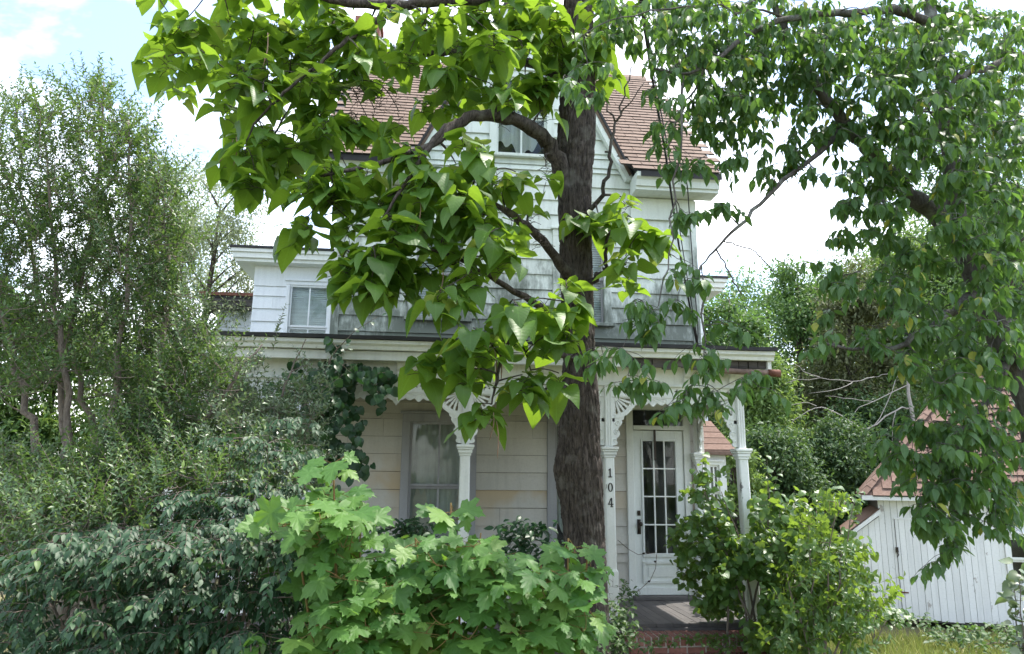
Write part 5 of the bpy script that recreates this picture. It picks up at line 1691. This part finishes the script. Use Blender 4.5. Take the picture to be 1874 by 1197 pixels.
for c in T:
    # a flat arching spray reaching out of the shrub
    a = rng.uniform(math.pi * 1.05, math.pi * 1.95) if rng.uniform() < 0.75 else rng.uniform(0, 6.28)
    o = np.array([math.cos(a), math.sin(a), 0])
    sd_ = np.array([-o[1], o[0], 0])
    L = rng.uniform(0.13, 0.24)
    q = bez(c, c + o * L * 0.6 + np.array([0, 0, 0.03]), c + o * L - np.array([0, 0, 0.06]), 6)
    dk.tw.tube(q, np.linspace(0.0022, 0.001, 6), 3, False)
    n = int(rng.integers(9, 14))
    for i in range(n):
        u = (i // 2 + 0.4) / (n / 2)
        p = q[0] * (1 - u) ** 2 + 2 * u * (1 - u) * (c + o * L * 0.6 + np.array([0, 0, 0.03])) + u * u * q[-1]
        s_ = 1 if i % 2 else -1
        d = o * 0.6 + sd_ * s_ * (0.85 - 0.5 * u) - np.array([0, 0, rng.uniform(0.25, 0.7)])
        nn = np.array([0, 0, 1.0]) + o * 0.35 + rng.normal(0, 0.18, 3)
        dk.leaf(p, d, nn, rng.uniform(0.03, 0.058))
dk.finish(300)

# pale speckled shrub between the dark shrub and the porch
ppb = at(520, 1400, 6.4)
pal = Plant('pale_leaved_shrub', 'loose shrub with pale glinting leaves climbing to the porch eave', 'shrub', (ppb[0], ppb[1], 0), 'small', 'pale', twig='stem')
for pts in (((520, 1400, 6.4), (510, 1000, 6.3), (500, 800, 6.2), (520, 700, 6.2), (560, 620, 6.3)), ((520, 1400, 6.4), (480, 1000, 6.3), (440, 840, 6.1), (420, 740, 6.0), (470, 640, 6.0)), ((520, 1400, 6.4), (540, 1000, 6.3), (545, 850, 6.2), (580, 740, 6.2)),
            ((480, 1000, 6.3), (400, 850, 6.0), (330, 720, 5.9))):
    pal.limb(pl(*pts), np.linspace(0.022, 0.004, len(pts)), 'stem', n=6)
T = []
for cx, cy, rx, ry, Ya, Yb, n in ((500, 790, 60, 60, 5.9, 6.7, 70), (540, 760, 45, 60, 5.9, 6.6, 45), (450, 770, 50, 60, 5.9, 6.6, 45), (480, 860, 70, 40, 5.8, 6.5, 50), (560, 850, 40, 50, 5.9, 6.6, 30), (420, 700, 50, 40, 5.8, 6.5, 24), (540, 930, 40, 50, 5.8, 6.5, 24),
                                  (370, 740, 50, 50, 5.7, 6.4, 30), (580, 700, 30, 40, 6.0, 6.5, 8), (340, 680, 50, 40, 5.8, 6.4, 30), (390, 800, 70, 60, 5.0, 5.8, 60), (470, 830, 70, 50, 5.0, 5.8, 50), (300, 820, 70, 50, 5.0, 5.8, 34), (420, 880, 80, 40, 4.8, 5.4, 36), (540, 880, 40, 50, 5.2, 6.0, 24)):
    T += list(blob(cx, cy, rx, ry, Ya, Yb, int(n * 1.5)))
pal.twigs(T, r0=0.006, r1=0.0018, lift=0.0, up_bias=0.8)
for c in T:
    shoot(pal, c, rng.uniform(0.15, 0.3), int(rng.integers(12, 18)), 0.056, 0.8, upw=rng.uniform(0.1, 0.9))
for x, y in ((470, 650), (485, 640), (500, 600), (505, 570), (450, 690), (540, 690), (545, 700), (590, 690), (575, 700), (430, 690), (455, 665)):
    shoot(pal, at(x, y + 40, 6.0), rng.uniform(0.2, 0.34), 20, 0.06, 0.35, upw=1.0)
pal.finish(300)

# ------------------------------------------------------------------ vine over the porch, left
vb = at(600, 1330, 8.5)
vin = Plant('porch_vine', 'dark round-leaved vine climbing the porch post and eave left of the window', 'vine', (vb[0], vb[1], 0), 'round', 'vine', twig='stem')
vin.limb([(vb[0], vb[1], 0), tuple(at(590, 1000, 8.6)), tuple(at(600, 850, 8.6)), tuple(at(585, 740, 8.6)), tuple(at(600, 660, 8.45)), tuple(at(625, 630, 8.3)), tuple(at(650, 605, 8.3)), tuple(at(690, 580, 8.3))], [0.03, 0.025, 0.02, 0.015, 0.01, 0.006, 0.004, 0.003], 'stem')
vin.limb(pl((600, 690, 8.5), (640, 680, 8.5), (690, 690, 8.55), (730, 695, 8.6)), [0.01, 0.008, 0.006, 0.004], 'stem')
T = []
for cx, cy, rx, ry, n in ((610, 700, 45, 40, 50), (570, 740, 35, 45, 34), (625, 770, 40, 50, 50), (640, 840, 34, 30, 30), (600, 830, 30, 50, 24), (660, 690, 30, 24, 20), (705, 692, 28, 24, 20), (690, 725, 14, 20, 7), (560, 800, 30, 60, 26), (590, 880, 30, 50, 24), (530, 700, 40, 40, 20), (460, 740, 60, 40, 34), (420, 780, 60, 50, 34), (610, 640, 12, 24, 5), (520, 780, 40, 40, 20)):
    T += list(blob(cx, cy, rx, ry, 8.25, 8.8, n))
vin.twigs(T, r0=0.005, r1=0.0015, lift=-0.05)
for c in T:
    a = rng.uniform(0, 6.28)
    o = np.array([math.cos(a), -abs(math.sin(a)), 0])
    for k in range(2):
        p = c + rng.normal(0, 0.03, 3)
        vin.leaf(p, np.array([rng.normal(0, 0.5), rng.normal(-0.2, 0.3), -1.0]), np.array([rng.normal(0, 0.3), -0.9, rng.uniform(0.2, 0.9)]), rng.uniform(0.07, 0.125))
for x, y in ((625, 640), (640, 622), (655, 608), (680, 590), (700, 578), (665, 600), (632, 632), (645, 640)):
    vin.leaf(at(x, y, 8.25), np.array([rng.normal(0, 1), -0.3, rng.normal(0, 0.6)]), np.array([0.2, -0.6, 0.8]), 0.06)
vin.finish(300)

# ------------------------------------------------------------------ vine mound at the right porch corner
rb = at(1400, 1300, 8.2)
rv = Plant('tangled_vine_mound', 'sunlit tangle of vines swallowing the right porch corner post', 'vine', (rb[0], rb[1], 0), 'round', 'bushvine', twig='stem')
for x, y in ((1290, 900), (1270, 850), (1320, 900), (1405, 880), (1440, 940), (1500, 920), (1550, 915), (1350, 1000), (1450, 1050), (1520, 1050)):
    e = at(x, y, rng.uniform(7.8, 8.6))
    rv.limb([(rb[0] + rng.normal(0, 0.25), rb[1] + rng.normal(0, 0.15), 0), (rb[0] * 0.5 + e[0] * 0.5 + rng.normal(0, 0.1), rb[1] * 0.5 + e[1] * 0.5, e[2] * 0.6), tuple(e)], [0.018, 0.012, 0.005], 'stem', n=6, wob=0.03)
T = []
for cx, cy, rx, ry, Ya, Yb, n in ((1285, 900, 26, 40, 8.0, 8.8, 22), (1255, 985, 25, 40, 8.2, 8.7, 20), (1300, 980, 45, 50, 8.0, 8.8, 60), (1350, 950, 50, 50, 7.9, 8.8, 60), (1400, 960, 50, 50, 7.8, 8.8, 60), (1310, 1060, 40, 50, 8.1, 8.7, 46), (1370, 1040, 60, 60, 7.8, 8.8, 76),
                                  (1440, 1000, 50, 50, 7.7, 8.8, 56), (1490, 980, 50, 40, 7.7, 8.7, 44), (1405, 900, 20, 25, 8.0, 8.6, 10), (1540, 925, 28, 14, 8.0, 8.4, 8), (1450, 930, 30, 20, 8.0, 8.6, 12), (1440, 1090, 60, 50, 7.6, 8.6, 70), (1510, 1050, 50, 60, 7.6, 8.6, 56),
                                  (1380, 1130, 30, 50, 7.7, 8.2, 34), (1450, 1160, 70, 40, 7.4, 8.4, 60), (1540, 1120, 50, 50, 7.5, 8.5, 50), (1560, 1000, 30, 40, 7.8, 8.4, 18), (1260, 1050, 14, 30, 8.3, 8.7, 9), (1340, 860, 16, 20, 8.1, 8.5, 5)):
    T += list(blob(cx, cy, rx, ry, Ya, Yb, int(n * 1.25)))
T = [c for c in T if not any(abs(q[0] - a_) < w_ and lo_ < q[1] < hi_ for q in (proj(c),) for a_, w_, lo_, hi_ in ((1376, 20, 1062, 1140), (1357, 16, 700, 975), (1415, 55, 700, 905)))]
T += list(blob(1318, 1010, 22, 60, 9.2, 10.0, 34))  # extra leaf clump inside the porch end, added to shade the sunlit floor
T += list(blob(1365, 1018, 44, 30, 7.9, 8.5, 60)) + list(blob(1340, 985, 40, 24, 8.0, 8.6, 30)) + list(blob(1300, 1090, 40, 30, 8.2, 8.8, 34)) + list(blob(1330, 1120, 26, 24, 8.3, 8.8, 18)) + list(blob(1410, 1120, 24, 50, 7.8, 8.4, 34))
rv.twigs(T, r0=0.005, r1=0.0015, lift=0.05)
for c in T:
    for k in range(4):
        p = c + rng.normal(0, 0.045, 3)
        rv.leaf(p, np.array([rng.normal(0, 0.8), rng.normal(-0.2, 0.6), rng.uniform(-1.0, 0.1)]), np.array([rng.normal(0, 0.5), rng.normal(-0.3, 0.4), 0.8]), rng.uniform(0.055, 0.11))
for x, y, h_ in ((1405, 900, 0.42), (1412, 930, 0.4), (1455, 950, 0.35), (1540, 935, 0.3), (1500, 945, 0.32), (1285, 880, 0.3), (1430, 960, 0.34), (1560, 960, 0.3), (1520, 960, 0.3), (1475, 965, 0.4)):
    c = at(x, y, 8.1)
    e = c + np.array([rng.normal(0.02, 0.08), rng.normal(0, 0.05), h_])
    q = bez(c, (c + e) / 2 + rng.normal(0, 0.03, 3), e, 6)
    rv.tw.tube(q, np.linspace(0.005, 0.0015, 6), 4, False)
    for i in range(11):
        u = i / 11
        pt = c * (1 - u) + e * u + rng.normal(0, 0.012, 3)
        a = i * 2.4
        rv.leaf(pt, np.array([math.cos(a), math.sin(a), rng.uniform(-0.7, 0.1)]), np.array([rng.normal(0, 0.4), rng.normal(-0.2, 0.3), 0.9]), rng.uniform(0.06, 0.1))
rv.gaps = [(1362, 1394, 1060, 1132), (1338, 1376, 790, 978), (1150, 1360, 1128, 1200)]
rv.finish(300)
sb = at(1500, 1300, 7.3)
ys_ = Plant('green_sapling_shrub', 'leafy yellow-green shrub beside the vine mound, in front of the shed lean-to', 'shrub', (sb[0], sb[1], 0), 'oval', 'bushvine', twig='stem')
for x, y in ((1480, 960), (1530, 920), (1565, 915), (1440, 1050), (1580, 1040), (1600, 1100)):
    e = at(x, y, 7.3)
    ys_.limb([tuple(sb[:2]) + (0,), (sb[0] * 0.5 + e[0] * 0.5, 7.3, e[2] * 0.6), tuple(e)], [0.012, 0.009, 0.004], 'stem', n=6)
T = []
for cx, cy, rx, ry, n in ((1480, 960, 30, 20, 10), (1530, 925, 30, 14, 9), (1500, 1020, 50, 40, 26), (1560, 1050, 40, 40, 20), (1480, 1100, 70, 50, 40), (1560, 1130, 60, 40, 34), (1600, 1090, 30, 30, 10), (1500, 1180, 100, 40, 44)):
    T += list(blob(cx, cy, rx, ry, 7.0, 7.7, n))
ys_.twigs(T, r0=0.005, r1=0.002, lift=0.05)
for c in T:
    shoot(ys_, c, rng.uniform(0.15, 0.3), int(rng.integers(9, 14)), 0.1, 1.0, ang=1.1, upw=0.4)
ys_.gaps = [(1350, 1398, 1060, 1132)]
ys_.finish(300)

# ------------------------------------------------------------------ small plants low down
def low_plant(name, label, base, Y, clumps, kind, mat, size, per, cat_='plant', spread=0.04, n_ind=200, group=None, gaps=()):
    b = at(base, 1260, Y)
    p = Plant(name, label, cat_, (b[0], b[1], 0), kind, mat, group, twig='stem')
    T = np.concatenate([blob(x, y, rx, ry, Ya, Yb, n) for x, y, rx, ry, Ya, Yb, n in clumps])
    T = T[T[:, 2] > 0.02]
    for k in range(4):
        e = T[rng.integers(0, len(T))]
        p.limb([(b[0] + rng.normal(0, 0.08), b[1] + rng.normal(0, 0.08), 0), (b[0] * 0.5 + e[0] * 0.5, b[1] * 0.5 + e[1] * 0.5, e[2] * 0.6 + 0.02), tuple(e)], [0.008, 0.006, 0.003], 'stem', n=5, wob=0.01)
    p.twigs(T, r0=0.004, r1=0.0015, lift=0.1)
    for c in T:
        for k in range(per):
            q = c + rng.normal(0, spread, 3)
            q[2] = max(q[2], 0.02)
            p.leaf(q, np.array([rng.normal(0, 1), rng.normal(-0.3, 0.8), rng.uniform(-0.7, 0.3)]), np.array([rng.normal(0, 0.4), rng.normal(-0.3, 0.3), 1.0]), size * rng.uniform(0.6, 1.15))
    p.gaps = gaps
    p.finish(n_ind)


low_plant('ivy_clump', 'dark small-leaved ivy clump left of the brick steps', 1110, 7.9, [(1120, 1120, 40, 30, 7.6, 8.4, 60), (1090, 1170, 60, 30, 7.3, 8.2, 80), (1160, 1170, 50, 30, 7.6, 8.1, 60), (1140, 1090, 22, 20, 8.1, 8.5, 16), (1110, 1060, 16, 16, 8.2, 8.5, 8)], 'oval', 'ivy', 0.07, 4, 'ivy', gaps=((1172, 1300, 1100, 1172), (1100, 1130, 1000, 1100)))
low_plant('creeping_step_plant', 'bright creeping plant growing across the front of the brick steps', 1280, 8.2, [(1230, 1165, 30, 12, 8.1, 8.32, 22), (1290, 1165, 40, 14, 8.1, 8.32, 34), (1350, 1172, 35, 12, 8.1, 8.32, 24), (1330, 1185, 40, 8, 7.9, 8.1, 10)], 'round', 'bushvine', 0.04, 5, 'plant', 0.03, gaps=((1150, 1380, 1130, 1161),))
low_plant('porch_shrub', 'dark shrub growing against the porch between window and catalpa trunk', 960, 8.3, [(950, 970, 40, 24, 8.0, 8.6, 30), (990, 1000, 40, 40, 8.0, 8.6, 40), (940, 1030, 50, 40, 8.0, 8.6, 40), (1010, 1060, 30, 40, 8.0, 8.6, 24), (900, 1010, 30, 20, 8.0, 8.5, 16)], 'oval', 'vine', 0.11, 4, 'shrub')
low_plant('porch_shrub', 'low dark shrub just below the porch window', 730, 8.3, [(720, 968, 40, 14, 8.1, 8.6, 26), (760, 965, 30, 14, 8.1, 8.6, 18), (700, 1040, 60, 30, 8.0, 8.6, 30), (790, 1000, 40, 24, 8.0, 8.6, 20)], 'oval', 'dark', 0.1, 4, 'shrub')
low_plant('shed_border_shrub', 'low leafy border growing along the foot of the shed wall', 1780, 9.6, [(1740, 1160, 50, 16, 9.2, 10.2, 50), (1810, 1165, 60, 18, 9.0, 10.0, 60), (1860, 1170, 40, 22, 9.0, 9.8, 40), (1680, 1135, 30, 12, 9.8, 10.3, 14), (1790, 1190, 60, 10, 8.8, 9.4, 14), (1860, 1192, 40, 12, 8.4, 9.0, 12)], 'oval', 'ivy', 0.09, 4, 'plants')
low_plant('weed_tuft', 'pale leafy weed rising at the bottom right corner of the view', 1872, 5.6, [(1855, 1090, 18, 30, 5.4, 5.8, 7), (1880, 1060, 20, 30, 5.4, 5.8, 8), (1865, 1140, 16, 20, 5.4, 5.8, 4), (1885, 1150, 20, 50, 5.4, 5.8, 8)], 'round', 'pale', 0.1, 3, 'weed')
low_plant('seedling', 'single bright seedling in front of the dark shrub, bottom left', 468, 3.5, [(466, 1165, 8, 8, 3.48, 3.52, 2), (470, 1182, 12, 8, 3.48, 3.52, 2), (458, 1190, 8, 8, 3.48, 3.52, 2)], 'oval', 'maple', 0.07, 3, 'seedling', 0.008)
low_plant('corner_vine', 'leafy vine at the foot of the shed lean-to', 1610, 9.6, [(1600, 1120, 40, 16, 9.3, 10.2, 26), (1640, 1125, 30, 10, 9.6, 10.3, 14), (1570, 1080, 20, 30, 9.2, 10.0, 16)], 'round', 'bushvine', 0.09, 4, 'vine')

# dry vine stem across the door
dv = thing('dry_vine_stem', 'thin dry vine stem trailing across the front door panel', 'vine', (3.05, 10.3, 0.5))
for pts in (((1130, 988), (1150, 1005), (1168, 1015), (1200, 1012)), ((1202, 1012), (1200, 1040), (1190, 1062), (1170, 1080), (1150, 1092), (1132, 1085)), ((1168, 1078), (1172, 1086), (1164, 1090), (1160, 1080))):
    MB().tube([at(x, y, YW - 0.1 - 0.06 * (i % 2)) for i, (x, y) in enumerate(pts)], 0.004, 5).build('dry_stem', 'twig', dv, True)
for x, y in ((1178, 1013), (1186, 1012), (1199, 1028), (1188, 1064)):
    p = at(x, y, YW - 0.13)
    MB().tube([p - (0.02, 0, 0), p, p + (0.02, 0, 0.01)], [0.004, 0.016, 0.004], 6).build('dry_leaf', 'iron', dv)

# ------------------------------------------------------------------ far trees
def far_tree(label, px, Y, top, half_px, mat, n_leaf=15000, size=0.15, low=0.18, clumps=64, name='tree', group='trees behind the house', cat_='tree', sparse=1.0, bark='bark'):
    t_ = at(px, top, Y)
    Hh = t_[2]
    base = np.array([t_[0], Y, 0.0])
    rx = half_px / F * Y
    root = thing(name, label, cat_, base, group)
    cz, rz = Hh * (low + 1) / 2, Hh * (1 - low) / 2
    C = []
    while len(C) < clumps:
        v = rng.normal(0, 1, 3)
        v = v / np.linalg.norm(v) * rng.uniform(0.35, 1.0) ** 0.5
        C.append(base + np.array([v[0] * rx, v[1] * rx * 0.8, cz + v[2] * rz]) * [1, 1, 1])
    C = np.array(C)
    C[:, 2] = np.minimum(C[:, 2], Hh - 0.2)
    tr = MB().tube([base, base + (0.1, 0, Hh * 0.3), base + (-0.1, 0.1, Hh * 0.6), base + (0.05, 0, Hh * 0.92)], [0.05 * rx + 0.08, 0.04 * rx + 0.06, 0.025 * rx + 0.04, 0.02], 8)
    tr.build('trunk', bark, root, True)
    lm = MB()
    for c in C[::2]:
        s0 = base + (0, 0, max(0.15 * Hh, c[2] - 0.5 * np.linalg.norm((c - base)[:2]) - 0.4))
        lm.tube(bez(s0, (s0 + c) / 2 + (0, 0, 0.1), c, 5), np.linspace(0.032, 0.008, 5), 4, False)
    lm.build('limbs', bark, root, True, kind='stuff')
    n = int(n_leaf * 1.9 * sparse)
    ci = rng.integers(0, clumps, n)
    cr_ = rng.uniform(0.12, 0.42, clumps) * min(rx, rz) * 1.15
    v = unit(rng.normal(0, 1, (n, 3)))
    rad = rng.uniform(0, 1, n) ** 0.42
    P = C[ci] + v * (cr_[ci] * rad)[:, None] * np.array([1.15, 1.15, 0.75])
    P += rng.normal(0, 1, (n, 3)) * (np.where(rng.uniform(0, 1, n) < 0.4, 0.2, 0.05) * min(rx, rz))[:, None]
    P[:, 2] = np.maximum(P[:, 2], 0.05)
    D = v * 0.7 + rng.normal(0, 0.6, (n, 3)) - np.array([0, 0, 0.35])
    N = v * 0.6 + np.array([0, 0, 0.8]) + rng.normal(0, 0.35, (n, 3))
    RR = frames(D, N)
    S = size * rng.uniform(0.6, 1.2, n)
    me = bake_leaves(TM['small'], P, RR, S, rng.integers(0, 3, n))
    link('crown', me, mat, root)


far_tree('mid-green broadleaf tree just right of the house corner, behind the porch', 1330, 21, 505, 85, 'wood_a', 15000, 0.16, group='trees behind the shed')
far_tree('lighter green tree rising between the house and the shed', 1455, 25, 462, 100, 'wood_a', 16000, 0.18, group='trees behind the shed')
far_tree('yellow-green tree above the dead branch, left of the shed roof', 1400, 17, 640, 75, 'wood_b', 13000, 0.13, group='trees behind the shed')
far_tree('olive brown cedar behind the dead branch', 1545, 19, 470, 90, 'wood_c', 15000, 0.15, low=0.05, group='trees behind the shed')
far_tree('tall light green tree behind the shed roof', 1640, 24, 400, 110, 'wood_b', 15000, 0.18, group='trees behind the shed')
far_tree('tall dark tree at the far right behind the cherry', 1800, 23, 330, 140, 'wood_d', 16000, 0.18, group='trees behind the shed')
far_tree('tree showing through cherry leaves above the shed peak', 1740, 28, 380, 120, 'wood_a', 12000, 0.22, group='trees behind the shed')
far_tree('big fine-leaved tree standing behind the cherry, at the right edge', 1800, 17.5, 110, 190, 'wood_a', 22000, 0.13, low=0.12, clumps=90, group='trees behind the shed')
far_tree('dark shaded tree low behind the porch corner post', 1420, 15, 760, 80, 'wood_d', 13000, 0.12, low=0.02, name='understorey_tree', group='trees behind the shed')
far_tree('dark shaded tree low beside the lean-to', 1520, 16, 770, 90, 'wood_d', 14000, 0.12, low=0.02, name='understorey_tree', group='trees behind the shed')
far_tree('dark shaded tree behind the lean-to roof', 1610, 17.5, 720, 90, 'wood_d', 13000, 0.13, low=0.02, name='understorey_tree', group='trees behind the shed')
far_tree('pale bush lit from behind beyond the porch end', 1340, 13.6, 800, 45, 'wood_b', 7000, 0.1, low=0.02, name='bush', group='trees behind the shed', cat_='bush')
far_tree('big green tree filling the gap right of the house', 1400, 28, 500, 130, 'wood_a', 14000, 0.2, low=0.05, group='trees behind the shed')
far_tree('dark green tree behind the dead branch', 1560, 27, 440, 130, 'wood_d', 14000, 0.2, low=0.05, group='trees behind the shed')
far_tree('pale green treetop just left of the cherry trunk', 1660, 30, 420, 130, 'wood_a', 12000, 0.22, low=0.05, group='trees behind the shed')
far_tree('tree at the far right edge behind the shed window', 1900, 26, 380, 130, 'wood_a', 12000, 0.2, low=0.05, group='trees behind the shed')
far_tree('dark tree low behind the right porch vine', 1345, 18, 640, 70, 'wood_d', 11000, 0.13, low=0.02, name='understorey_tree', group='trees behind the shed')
far_tree('thin grey-green tree with open branches beyond the left wing', 405, 17, 320, 100, 'wood_e', 13000, 0.085, low=0.3, clumps=70, name='open_tree', group='trees left of the house')
far_tree('feathery grey-green tree half hidden behind the privet', 310, 19, 270, 115, 'wood_e', 14000, 0.1, low=0.2, clumps=70, name='open_tree', group='trees left of the house')
far_tree('sunlit yellow-green tree behind the privet stems', 120, 13, 560, 130, 'wood_b', 15000, 0.12, low=0.05, group='trees left of the house')
far_tree('sunlit bush beyond the left end of the porch', 300, 12.5, 600, 90, 'wood_b', 12000, 0.1, low=0.02, name='bush', group='trees left of the house', cat_='bush')
far_tree('shaded green tree at the left edge of the view', -20, 12, 430, 120, 'wood_a', 14000, 0.12, low=0.05, group='trees left of the house')

# bleached dead branch in front of the cedar
dbase = at(1668, 1000, 16.5)
dt = thing('dead_tree', 'leafless bleached dead tree with curling grey branches left of the shed roof', 'dead tree', (dbase[0], dbase[1], 0))
dpl = [((1668, 1100), (1668, 850), (1670, 760), (1660, 700), (1668, 620)), ((1672, 745), (1640, 751), (1584, 789), (1560, 773), (1525, 751), (1494, 743), (1451, 770), (1430, 794), (1438, 813)), ((1560, 773), (1563, 799), (1531, 820), (1528, 863)), ((1660, 705), (1600, 735), (1570, 745), (1540, 790)),
       ((1584, 789), (1610, 770), (1640, 690), (1655, 670)), ((1600, 690), (1560, 700), (1500, 690), (1440, 700), (1410, 715)), ((1668, 680), (1620, 685), (1600, 690)), ((1494, 743), (1470, 735), (1440, 745)), ((1540, 790), (1555, 830), (1552, 845)), ((1500, 690), (1470, 680), (1450, 660)),
       ((1525, 751), (1500, 770), (1490, 800)), ((1560, 700), (1530, 715), (1480, 720)), ((1640, 751), (1630, 800), (1640, 830)), ((1600, 735), (1560, 730), (1510, 725))]
for k, q in enumerate(dpl):
    pts = np.array([at(x, y, 16.5 + 0.1 * math.sin(i + k)) for i, (x, y) in enumerate(q)])
    if k == 0:
        pts[0][2] = 0.0
    t_ = np.linspace(0, len(q) - 1, (len(q) - 1) * 3 + 1)
    sm = np.stack([np.interp(t_, range(len(q)), pts[:, a]) for a in range(3)], 1)
    sm[1:-1] = (sm[:-2] + 2 * sm[1:-1] + sm[2:]) / 4 + rng.normal(0, 0.012, (len(sm) - 2, 3))
    r_ = (0.07, 0.025) if k == 0 else (0.02, 0.006) if k == 1 else (0.011, 0.004)
    MB().tube(sm, np.linspace(*r_, len(sm)), 6).build('trunk' if k == 0 else 'branch', 'dead', dt, True)

# ------------------------------------------------------------------ grass
n = 26000
gp = np.stack([rng.uniform(2.5, 10.0, n), rng.uniform(5.0, 10.6, n), np.zeros(n)], 1)
keep = ~((gp[:, 0] < 4.3) & (gp[:, 1] > 7.6))
gp = gp[keep]
n = len(gp)
gp[:, 2] = -0.05 + 0.04 * np.sin(gp[:, 0] * 1.3 + gp[:, 1] * 0.7) + 0.03 * np.sin(gp[:, 1] * 1.9 - gp[:, 0] * 0.4)
hh = rng.uniform(0.06, 0.22, n)
a = rng.uniform(0, 6.28, n)
sv = np.stack([np.cos(a), np.sin(a), np.zeros(n)], 1) * 0.005
ln_ = rng.normal(0, 0.4, (n, 3)) * hh[:, None]
ln_[:, 2] = hh
V = np.stack([gp - sv, gp + sv, gp + ln_ * [0.4, 0.4, 0.6] + sv * 0.7, gp + ln_ * [0.4, 0.4, 0.6] - sv * 0.7, gp + ln_], 1).reshape(-1, 3)
gmb = MB()
gmb.v = [tuple(v) for v in V.tolist()]
gmb.f = [f for i in range(n) for f in ((5 * i, 5 * i + 1, 5 * i + 2, 5 * i + 3), (5 * i + 3, 5 * i + 2, 5 * i + 4))]
go = gmb.build('grass', 'grass', kind='stuff')
tag(go, 'rough sunlit grass between the vine mound and the shed', 'grass')

# ------------------------------------------------------------------ cables
def cable(label, pts, r_):
    o = MB().tube(np.array(pts), r_, 6).build('overhead_cable', 'cable', smooth=True)
    return tag(o, label, 'cable', 'service cables to the house')


c0, c1 = at(1150, -160, 4.6), at(1272, 618, YW - 0.1)
t_ = np.linspace(0, 1, 30)[:, None]
base = c0 * (1 - t_) + c1 * t_
def through(pts):
    pts = np.array([at(*p) for p in pts])
    u = np.linspace(0, len(pts) - 1, (len(pts) - 1) * 6 + 1)
    q = np.stack([np.interp(u, range(len(pts)), pts[:, k]) for k in range(3)], 1)
    for _ in range(4):
        q[1:-1] = (q[:-2] + 2 * q[1:-1] + q[2:]) / 4
    return q


cable('thick black service cable hanging from the top of the view down to the house corner', through([(1150, -160, 5.0), (1172, 0, 5.6), (1190, 120, 6.4), (1203, 197, 7.0), (1217, 273, 7.8), (1232, 381, 8.8), (1247, 480, 9.6), (1276, 632, YW - 0.06)]), 0.014)
cable('thin black cable running down beside the thick service cable', through([(1155, -160, 5.0), (1176, 0, 5.6), (1194, 120, 6.4), (1208, 197, 7.0), (1223, 273, 7.8), (1238, 381, 8.8), (1253, 480, 9.6), (1278, 632, YW - 0.06)]), 0.007)
cable('black cable dropping from the right eave down the house corner', through([(1250, 322, 10.0), (1258, 335, 10.0), (1262, 400, 10.38), (1266, 461, 10.42), (1272, 540, 10.42), (1278, 600, 10.42), (1276, 640, 10.42)]), 0.009)
